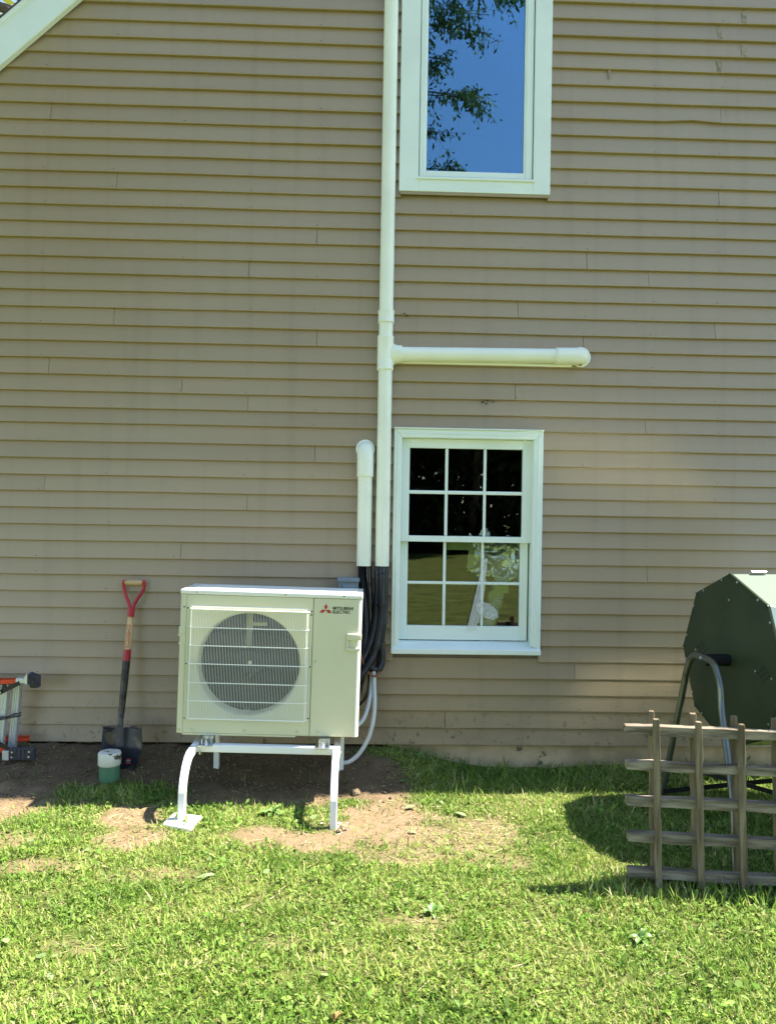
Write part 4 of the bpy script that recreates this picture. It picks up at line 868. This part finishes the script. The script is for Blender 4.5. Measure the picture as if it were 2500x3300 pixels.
def leaves(n, region, size, accept, cols, per=3, h=(.008, .03), tilt=.5, wide=1.0):
    x0 = nr.uniform(region[0], region[1], n); y0 = nr.uniform(region[2], region[3], n)
    k = inview(x0, y0); x0, y0 = x0[k], y0[k]; ok = accept(x0, y0); x0, y0 = x0[ok], y0[ok]; n = len(x0)
    x = np.repeat(x0, per); y = np.repeat(y0, per); n *= per
    zz = np.repeat(gs(GZG, x0, y0)+nr.uniform(*h, len(x0)), per)+nr.uniform(-.003, .003, n)
    az = nr.uniform(0, 6.28, n) if per == 1 else np.repeat(nr.uniform(0, 6.28, n//per), per)+np.tile(np.arange(per)*6.283/per, n//per)
    L_ = np.repeat(nr.uniform(*size, n//per), per); up = nr.normal(0, tilt, n)*.5; sidet = nr.normal(0, tilt, n)*.5
    d = np.stack([np.cos(az)*np.cos(up), np.sin(az)*np.cos(up), np.sin(up)], 1); s_ = np.stack([-np.sin(az), np.cos(az), sidet], 1)*wide
    c0 = np.stack([x, y, zz], 1); ks = [(0, 0), (.3, .38), (.7, .42), (1, 0), (.7, -.42), (.3, -.38)]
    Vv = np.stack([c0+d*(L_*a)[:, None]+s_*(L_*b_)[:, None] for a, b_ in ks], 1).reshape(-1, 3); base = np.arange(n)*6
    F4 = np.concatenate([np.stack([base, base+1, base+2, base+3], 1), np.stack([base, base+3, base+4, base+5], 1)])
    c = np.array(cols)[nr.integers(0, len(cols), n//per)]; c = np.repeat(c*nr.uniform(.8, 1.25, (n//per, 1)), per, 0); return Vv, F4, np.repeat(c, 6, 0)
gc = [(.11, .23, .03), (.16, .28, .045), (.22, .32, .075), (.14, .22, .05)]
parts = [leaves(12000, (-2.7, 2.7, -2.7, -.7), (.005, .0095), lambda x, y: (nr.random(len(x)) < (1-gs(SOILG, x, y))**2) & (nz(x, y, 2.6, 50) > .0), gc, 3),
         leaves(9000, (-2.7, 2.7, -2.7, -.6), (.014, .032), lambda x, y: (nr.random(len(x)) < (1-gs(SOILG, x, y))**1.5) & (nz(x, y, 3.2, 52) > -.1), gc, 1, (.004, .028), 1.1, .55),
         leaves(40, (-2.7, 2.7, -2.7, -.7), (.022, .038), lambda x, y: nr.random(len(x)) < (1-gs(SOILG, x, y)), [(.20, .30, .12), (.16, .27, .06)], 1, (.008, .022), .5)]
off = 0; Vs, Fs, Cs = [], [], []
for v_, f_, c_ in parts: Vs.append(v_); Fs.append(f_+off); Cs.append(c_); off += len(v_)
tag(mesh_np("clover_leaves", np.concatenate(Vs), np.concatenate(Fs), np.concatenate(Cs), "leaf"), "small green clover leaves spread through the lawn", "clover", kind="stuff")
def strawpal(x, y, n): g = np.array([[.42, .36, .19], [.33, .27, .13], [.26, .27, .11], [.48, .42, .25]]); return g[nr.integers(0, 4, n)]*nr.uniform(.75, 1.2, (n, 1))
v_, f_, c_ = blades(17000, (-2.6, 2.5, -2.3, -.03), (.03, .09), (.0016, .003), lambda x, y: nr.random(len(x)) < np.where((np.hypot((x-.62)/.42, (y+.85)/.32) < 1) | ((x > .2) & (y > -.38)) | (np.hypot((x+1.05)/.3, (y+.9)/.2) < 1), .95, .3), strawpal, tilt=(1.25, 1.55), zoff=.008, lift=.35)
tag(mesh_np("dry_clippings", v_, f_, c_, "straw"), "dry straw coloured grass clippings strewn over soil and lawn", "clippings", kind="stuff")
# crumbs of earth
ico = [(0, 0, 1), (.9, 0, .4), (.28, .85, .4), (-.72, .52, .4), (-.72, -.52, .4), (.28, -.85, .4), (0, 0, -.6)]; icf = np.array([(0, 1, 2), (0, 2, 3), (0, 3, 4), (0, 4, 5), (0, 5, 1), (6, 2, 1), (6, 3, 2), (6, 4, 3), (6, 5, 4), (6, 1, 5)])
cv, cf = [], []
while len(cv) < 2200:
    x, y = rng.uniform(-2.5, .7), rng.uniform(-1.25, -.03)
    if rng.random() > soil(x, y)*(1 if y > -.62 else .35): continue
    r = rng.choice((.003, .004, .005, .006, .008, .011) if y > -.62 else (.002, .003, .003, .004, .006)); M_ = Matrix.Rotation(rng.uniform(0, 6.28), 3, 'Z')
    cv.append([tuple(M_ @ Vector((a*r*rng.uniform(.7, 1.3), b_*r*rng.uniform(.7, 1.3), c*r*rng.uniform(.6, 1)))+Vector((x, y, gz(x, y)+r*.35))) for a, b_, c in ico])
n = len(cv); V = np.array(cv).reshape(-1, 3); F = (icf[None]+(np.arange(n)*7)[:, None, None]).reshape(-1, 3)
tag(mesh_np("soil_crumbs", V, F, None, "crumb"), "loose brown crumbs of earth on the bare soil", "soil", kind="stuff")
def lump(x, y, r, seed):
    bm = bmesh.new(); bmesh.ops.create_icosphere(bm, subdivisions=2, radius=r)
    vs = [v.co*(1+.35*noise.noise(v.co/r*1.4+Vector((seed, 0, 0)))) for v in bm.verts]; fs = [tuple(v.index for v in f.verts) for f in bm.faces]; bm.free()
    return MB().add([(v.x+x, v.y+y, v.z*.8+gz(x, y)+r*.45) for v in vs], fs).build("earth_clod", "clod")
for x, y, r, k, lb in ((-.085, -.935, .021, 1, "largest brown earth clod beside the front right stand leg"), (-.105, -.965, .013, 2, "small brown earth clod in front of the front right stand leg"),
                       (-.03, -.50, .026, 3, "brown earth clod behind the right stand leg on bare soil"), (-.86, -.905, .014, 4, "dark earth clod lying on the front left foot pad")):
    tag(lump(x, y, r, k), lb, "clod", "earth clods near the stand")

# broad leaved weeds and loose leaves
def leaf_mesh(q, base, az, ln, wd, rise, droop, fold=.25):
    d = Vector((math.cos(az), math.sin(az), 0)); s_ = Vector((-d.y, d.x, 0)); n_ = 6; o_ = len(q.v); b0 = Vector(base)
    for i in range(n_+1):
        t_ = i/n_; c = b0+d*(ln*t_)+Vector((0, 0, rise*math.sin(math.pi*.6*t_)-droop*t_*t_)); w_ = wd*math.sin(math.pi*min(1, .06+t_*.94))**.7*(1+.12*math.sin(9*t_))
        q.v += [tuple(c-s_*w_/2+Vector((0, 0, w_*fold))), tuple(c), tuple(c+s_*w_/2+Vector((0, 0, w_*fold)))]
    for i in range(n_): a = o_+i*3; q.f += [(a, a+1, a+4, a+3), (a+1, a+2, a+5, a+4)]
mat("weed_green", (.10, .20, .045), rough=.4, var=.25, vscale=20); mat("weed_pale", (.19, .29, .13), rough=.5, var=.12, vscale=30)
for x, y, n_, ln, lb in ((-.45, -.76, 8, .055, "broad leaved weed growing at the edge of the heat pump shadow"), (.34, -.06, 6, .05, "leafy weed growing against the foundation below the window"),
                         (.27, -1.74, 5, .04, "broad leaved weed in the lawn at bottom centre"), (1.0, -1.9, 6, .045, "broad leaved weed in the lawn below the trellis")):
    q = MB(); z = gz(x, y)
    for k in range(n_): leaf_mesh(q, (x, y, z+.006), k*6.28/n_+rng.uniform(-.3, .3), ln*rng.uniform(.7, 1.15), ln*.5, .022*rng.uniform(.4, 1.6), .012)
    tag(q.build("lawn_weed", "weed_green", smooth=True), lb, "weed", "weeds in the lawn")
for x, y, az, ln, m_, lb in ((.22, -.70, .3, .075, "weed_pale", "pale wilted leaf lying on the bare soil right of the stand"), (.42, -.62, 2.2, .06, "weed_pale", "pale wilted leaf on clippings below the window"),
                             (.20, -.38, .1, .06, "weed_green", "green fallen leaf on the shaded soil right of the stand"), (.52, -.78, 2.6, .08, "weed_pale", "long pale leaf lying at the right end of the bare soil"),
                             (-.075, -2.33, .9, .05, "dead_leaf", "curled brown dead leaf at the bottom edge of the lawn"), (.26, -.98, 2.9, .05, "weed_pale", "small pale leaf in the middle of the bare soil"),
                             (-.66, -1.46, .4, .085, "weed_pale", "long pale leaf lying in the lawn left of centre")):
    q = MB(); leaf_mesh(q, (x, y, gz(x, y)+.008), az, ln*.8, ln*.34, .008, .004, .12); tag(q.build("fallen_leaf", m_, smooth=True, solid=.0008), lb, "leaf", "loose leaves on the ground")

# ------------------------------------------------------------------ trees
def grow(base, height, spread, seed, lean_=(0, 0), start=.35, lf=(.07, .11), per=9, depth=3, kids=6, cols=None, ltip=.5):
    r_ = random.Random(seed); tb_ = MB(); LV, LC = [], []
    cols = cols or [(.05, .085, .022), (.07, .11, .03), (.09, .13, .035), (.04, .07, .02)]
    def cluster(p):
        for _ in range(per):
            c = p+Vector((r_.gauss(0, 1), r_.gauss(0, 1), r_.gauss(0, .8)))*ltip*.32
            d = Vector((r_.gauss(0, 1), r_.gauss(0, 1), r_.gauss(-.4, .7))).normalized(); s_ = d.cross(Vector((r_.gauss(0, 1), r_.gauss(0, 1), r_.gauss(0, 1)))).normalized()
            L_ = r_.uniform(*lf); LV.append([c, c+d*L_*.5+s_*L_*.24, c+d*L_, c+d*L_*.5-s_*L_*.24]); LC.append(r_.choice(cols))
    def br(p, d, ln, r, dep):
        pts = [p]; n_ = 4; dd = d.copy()
        for i in range(n_):
            dd = (dd+Vector((r_.gauss(0, .13), r_.gauss(0, .13), r_.gauss(.03, .10)))).normalized(); pts.append(pts[-1]+dd*ln/n_)
        tb_.tube(pts, [r*(1-.6*i/n_) for i in range(n_+1)], 6 if dep < 2 else 4, False)
        if dep >= depth:
            for p_ in pts[1:]: cluster(p_)
            return
        for k in range(kids if dep else int(height*1.2)):
            t_ = r_.uniform(start, 1) if dep == 0 else r_.uniform(.25, 1); i = min(n_-1, int(t_*n_)); p_ = pts[i].lerp(pts[i+1], t_*n_-i)
            az = r_.uniform(0, 6.28); nd = (Vector((math.cos(az), math.sin(az), r_.uniform(-.1, .7)))+(dd*.9 if dep else Vector((0, 0, .15)))).normalized()
            f_ = (1-.55*abs(t_-.55)) if dep == 0 else 1
            br(p_, nd, (spread*f_ if dep == 0 else ln*.5)*r_.uniform(.6, 1.1), r*(.38 if dep == 0 else .5), dep+1)
    br(Vector(base), Vector((lean_[0], lean_[1], 1)).normalized(), height, height*.02, 0)
    return tb_, np.array([[tuple(v) for v in l] for l in LV]), np.array(LC), r_
def tree(name, base, label, group=None, **kw):
    tb_, LV, LC, r_ = grow(base, **kw); e = thing(name, base, label, "tree", group); tb_.build("trunk", "bark", e)
    n_ = len(LV); C_ = np.repeat(LC*nr.uniform(.7, 1.35, (n_, 1)), 4, 0)
    mesh_np("crown", LV.reshape(-1, 3), np.arange(n_*4).reshape(-1, 4), C_, "leaf", e); return e
def tree_copy(src, loc, rot, sc, label):
    e = src.copy(); COL.objects.link(e); e.location = loc; e.rotation_euler = (0, 0, rot); e.scale = (sc, sc, sc); e['label'] = label; W[e.name] = Vector(loc)
    for ch in list(src.children): c = ch.copy(); COL.objects.link(c); c.parent = e
    return e
def maple():
    r_ = random.Random(4); base = Vector((-3.4, -12.6, -.02)); e = thing("maple_tree", base, "green leafy tree mirrored in the upper window glass", "tree"); tk = MB(); LV, LC = [], []
    cols = [(.05, .085, .022), (.075, .115, .03), (.10, .14, .04), (.04, .07, .02)]
    tk.tube([base, base+Vector((.1, 0, 4)), base+Vector((.05, .1, 9)), base+Vector((.2, 0, 15))], [.26, .21, .15, .05], 10)
    def twig(p, d, ln, n_cl):
        pts = bez([p, p+d*ln*.5+Vector((0, 0, r_.uniform(-.05, .1))), p+d*ln+Vector((0, 0, r_.uniform(-.22, .05)))], 8); tk.tube(pts, [.009*(1-.7*i/len(pts)) for i in range(len(pts))], 4, False)
        for k in range(n_cl):
            c = pts[min(len(pts)-1, 2+int((len(pts)-2)*(k+.6)/n_cl))]
            for _ in range(11):
                q = c+Vector((r_.gauss(0, .07), r_.gauss(0, .08), r_.gauss(-.03, .06))); dd = Vector((r_.gauss(.1, .6), r_.gauss(0, .6), r_.gauss(-.7, .4))).normalized(); sd_ = dd.cross(Vector((r_.gauss(0, 1), r_.gauss(0, 1), r_.gauss(0, 1)))).normalized(); L_ = r_.uniform(.09, .17)
                LV.append([q, q+dd*L_*.5+sd_*L_*.2, q+dd*L_, q+dd*L_*.5-sd_*L_*.2]); LC.append(r_.choice(cols))
    z = 7.6
    while z < 14.6:
        for az in (r_.uniform(-.25, .25), r_.uniform(1.2, 5)):
            ln = (5.15+r_.uniform(-.5, .75)+(1.1 if z > 12.2 else 0)) if abs(az) < .3 else r_.uniform(2.5, 4)
            d = Vector((math.cos(az), math.sin(az)*.5, r_.uniform(-.02, .16))).normalized(); o = base+Vector((.05, 0, z)); mid_ = o+d*ln*.5+Vector((0, 0, r_.uniform(.05, .35)))
            pts = bez([o, mid_, o+d*ln], 18); tk.tube(pts, [.045*(1-.85*i/len(pts)) for i in range(len(pts))], 5, False)
            for k in range(21 if abs(az) < .3 else 6):
                t_ = r_.uniform(.3, 1)**.8; p = pts[int(t_*(len(pts)-1))]; a2 = az+r_.choice((-1, 1))*r_.uniform(.3, 1.2)
                twig(p, Vector((math.cos(a2), math.sin(a2)*.8, r_.uniform(-.35, .35))).normalized(), r_.uniform(.35, .8), r_.choice((2, 3)))
        z += r_.uniform(.34, .6)
    tk.build("trunk", "bark", e); LVn = np.array([[tuple(v) for v in l] for l in LV]); n_ = len(LVn)
    mesh_np("crown", LVn.reshape(-1, 3), np.arange(n_*4).reshape(-1, 4), np.repeat(np.array(LC)*nr.uniform(.7, 1.5, (n_, 1)), 4, 0), "leaf", e)
maple()
tree("added_shade_tree", (-9.5, -8.5, -.02), "broad green tree added out of view at left to dim the sky", height=14, spread=4.6, seed=31, per=20, depth=3, kids=5, lf=(.28, .5), ltip=.7, start=.25)  # unseen tree, added to dim the sky light from the left
t2 = tree("garden_tree", (-7.2, 8.5, -.05), "sunlit yellow green tree behind the roof at top left", height=13, spread=3.6, seed=9, per=6, depth=3, kids=4, lf=(.16, .28), ltip=.5, start=.4, cols=[(.30, .31, .05), (.36, .36, .07), (.22, .26, .05)])
dk = [(.022, .04, .012), (.03, .05, .015), (.018, .03, .01)]
wa = tree("woodland_tree", (4.2, -27, -.1), "dark woodland tree mirrored in the middle panes of the lower window", "trees along the far edge of the lawn", height=10.5, spread=3.6, seed=21, per=16, depth=2, kids=9, lf=(.35, .7), ltip=1.5, start=.08, cols=dk)
wb = tree("woodland_tree", (7.4, -28.5, -.1), "tall dark woodland tree mirrored in the right panes of the lower window", "trees along the far edge of the lawn", height=11.5, spread=3.4, seed=23, per=16, depth=2, kids=9, lf=(.35, .7), ltip=1.5, start=.06, cols=dk)
for i, (x, y, s_) in enumerate(((1.6, -28, .9), (10.4, -27.5, .95), (-1.4, -28, 1.0), (2.9, -31, 1.05), (5.9, -31, .95), (8.9, -32, 1.0))):
    tree_copy((wa, wb)[i % 2], (x, y, -.1), i*1.3, s_, ("dark woodland tree mirrored in the left panes of the lower window", "dark woodland tree at the right end of the far lawn edge", "dark woodland tree at the left end of the far lawn edge", "dark woodland tree second row behind the left panes reflection", "dark woodland tree second row behind the middle panes reflection", "dark woodland tree second row behind the right panes reflection")[i])

n_ = 30000; c0 = np.stack([nr.uniform(-7, 15, n_), nr.uniform(-29.5, -26, n_), nr.uniform(0, 1, n_)**1.2*8.5], 1)
a_ = nr.normal(0, 1, (n_, 3)); b_ = nr.normal(0, 1, (n_, 3)); a_ /= np.linalg.norm(a_, axis=1)[:, None]; b_ = np.cross(a_, b_); b_ /= np.linalg.norm(b_, axis=1)[:, None]
L_ = nr.uniform(.25, .6, (n_, 1)); V = np.stack([c0, c0+a_*L_*.5+b_*L_*.3, c0+a_*L_, c0+a_*L_*.5-b_*L_*.3], 1).reshape(-1, 3); V[:, 2] = np.maximum(V[:, 2], -.1)
C = np.repeat(np.array(dk)[nr.integers(0, 3, n_)]*nr.uniform(.7, 1.4, (n_, 1)), 4, 0)
tag(mesh_np("woodland_undergrowth", V, np.arange(n_*4).reshape(-1, 4), C, "leaf"), "dark undergrowth below the trees at the far edge of the lawn", "undergrowth", kind="stuff")

sr = thing("added_shade_shrub", (2.6, -1.3, 0), "narrow evergreen shrub added out of view to shade the trellis", "shrub")  # unseen shrub, added to throw shade on the trellis
MB().tube([(2.6, -1.3, -.05), (2.59, -1.295, 1.0), (2.6, -1.3, 2.2)], [.03, .022, .006], 8).build("trunk", "bark", sr)
n_ = 7000; zz = nr.uniform(.06, 2.3, n_); rr = .27*np.sqrt(nr.uniform(.15, 1, n_))*np.clip((2.36-zz)/.75, .06, 1); an = nr.uniform(0, 6.283, n_)
c0 = np.stack([2.6+rr*1.25*np.cos(an), -1.30+rr*np.sin(an)*.5, zz], 1); a_ = np.stack([np.cos(an)*.5, np.sin(an)*.5, np.ones(n_)], 1)+nr.normal(0, .4, (n_, 3)); a_ /= np.linalg.norm(a_, axis=1)[:, None]
b_ = np.cross(a_, nr.normal(0, 1, (n_, 3))); b_ /= np.linalg.norm(b_, axis=1)[:, None]; L_ = nr.uniform(.05, .10, (n_, 1))
V = np.stack([c0, c0+a_*L_*.5+b_*L_*.3, c0+a_*L_, c0+a_*L_*.5-b_*L_*.3], 1).reshape(-1, 3)
mesh_np("crown", V, np.arange(n_*4).reshape(-1, 4), np.repeat(np.array([[.045, .085, .03]])*nr.uniform(.7, 1.4, (n_, 1)), 4, 0), "leaf", sr)
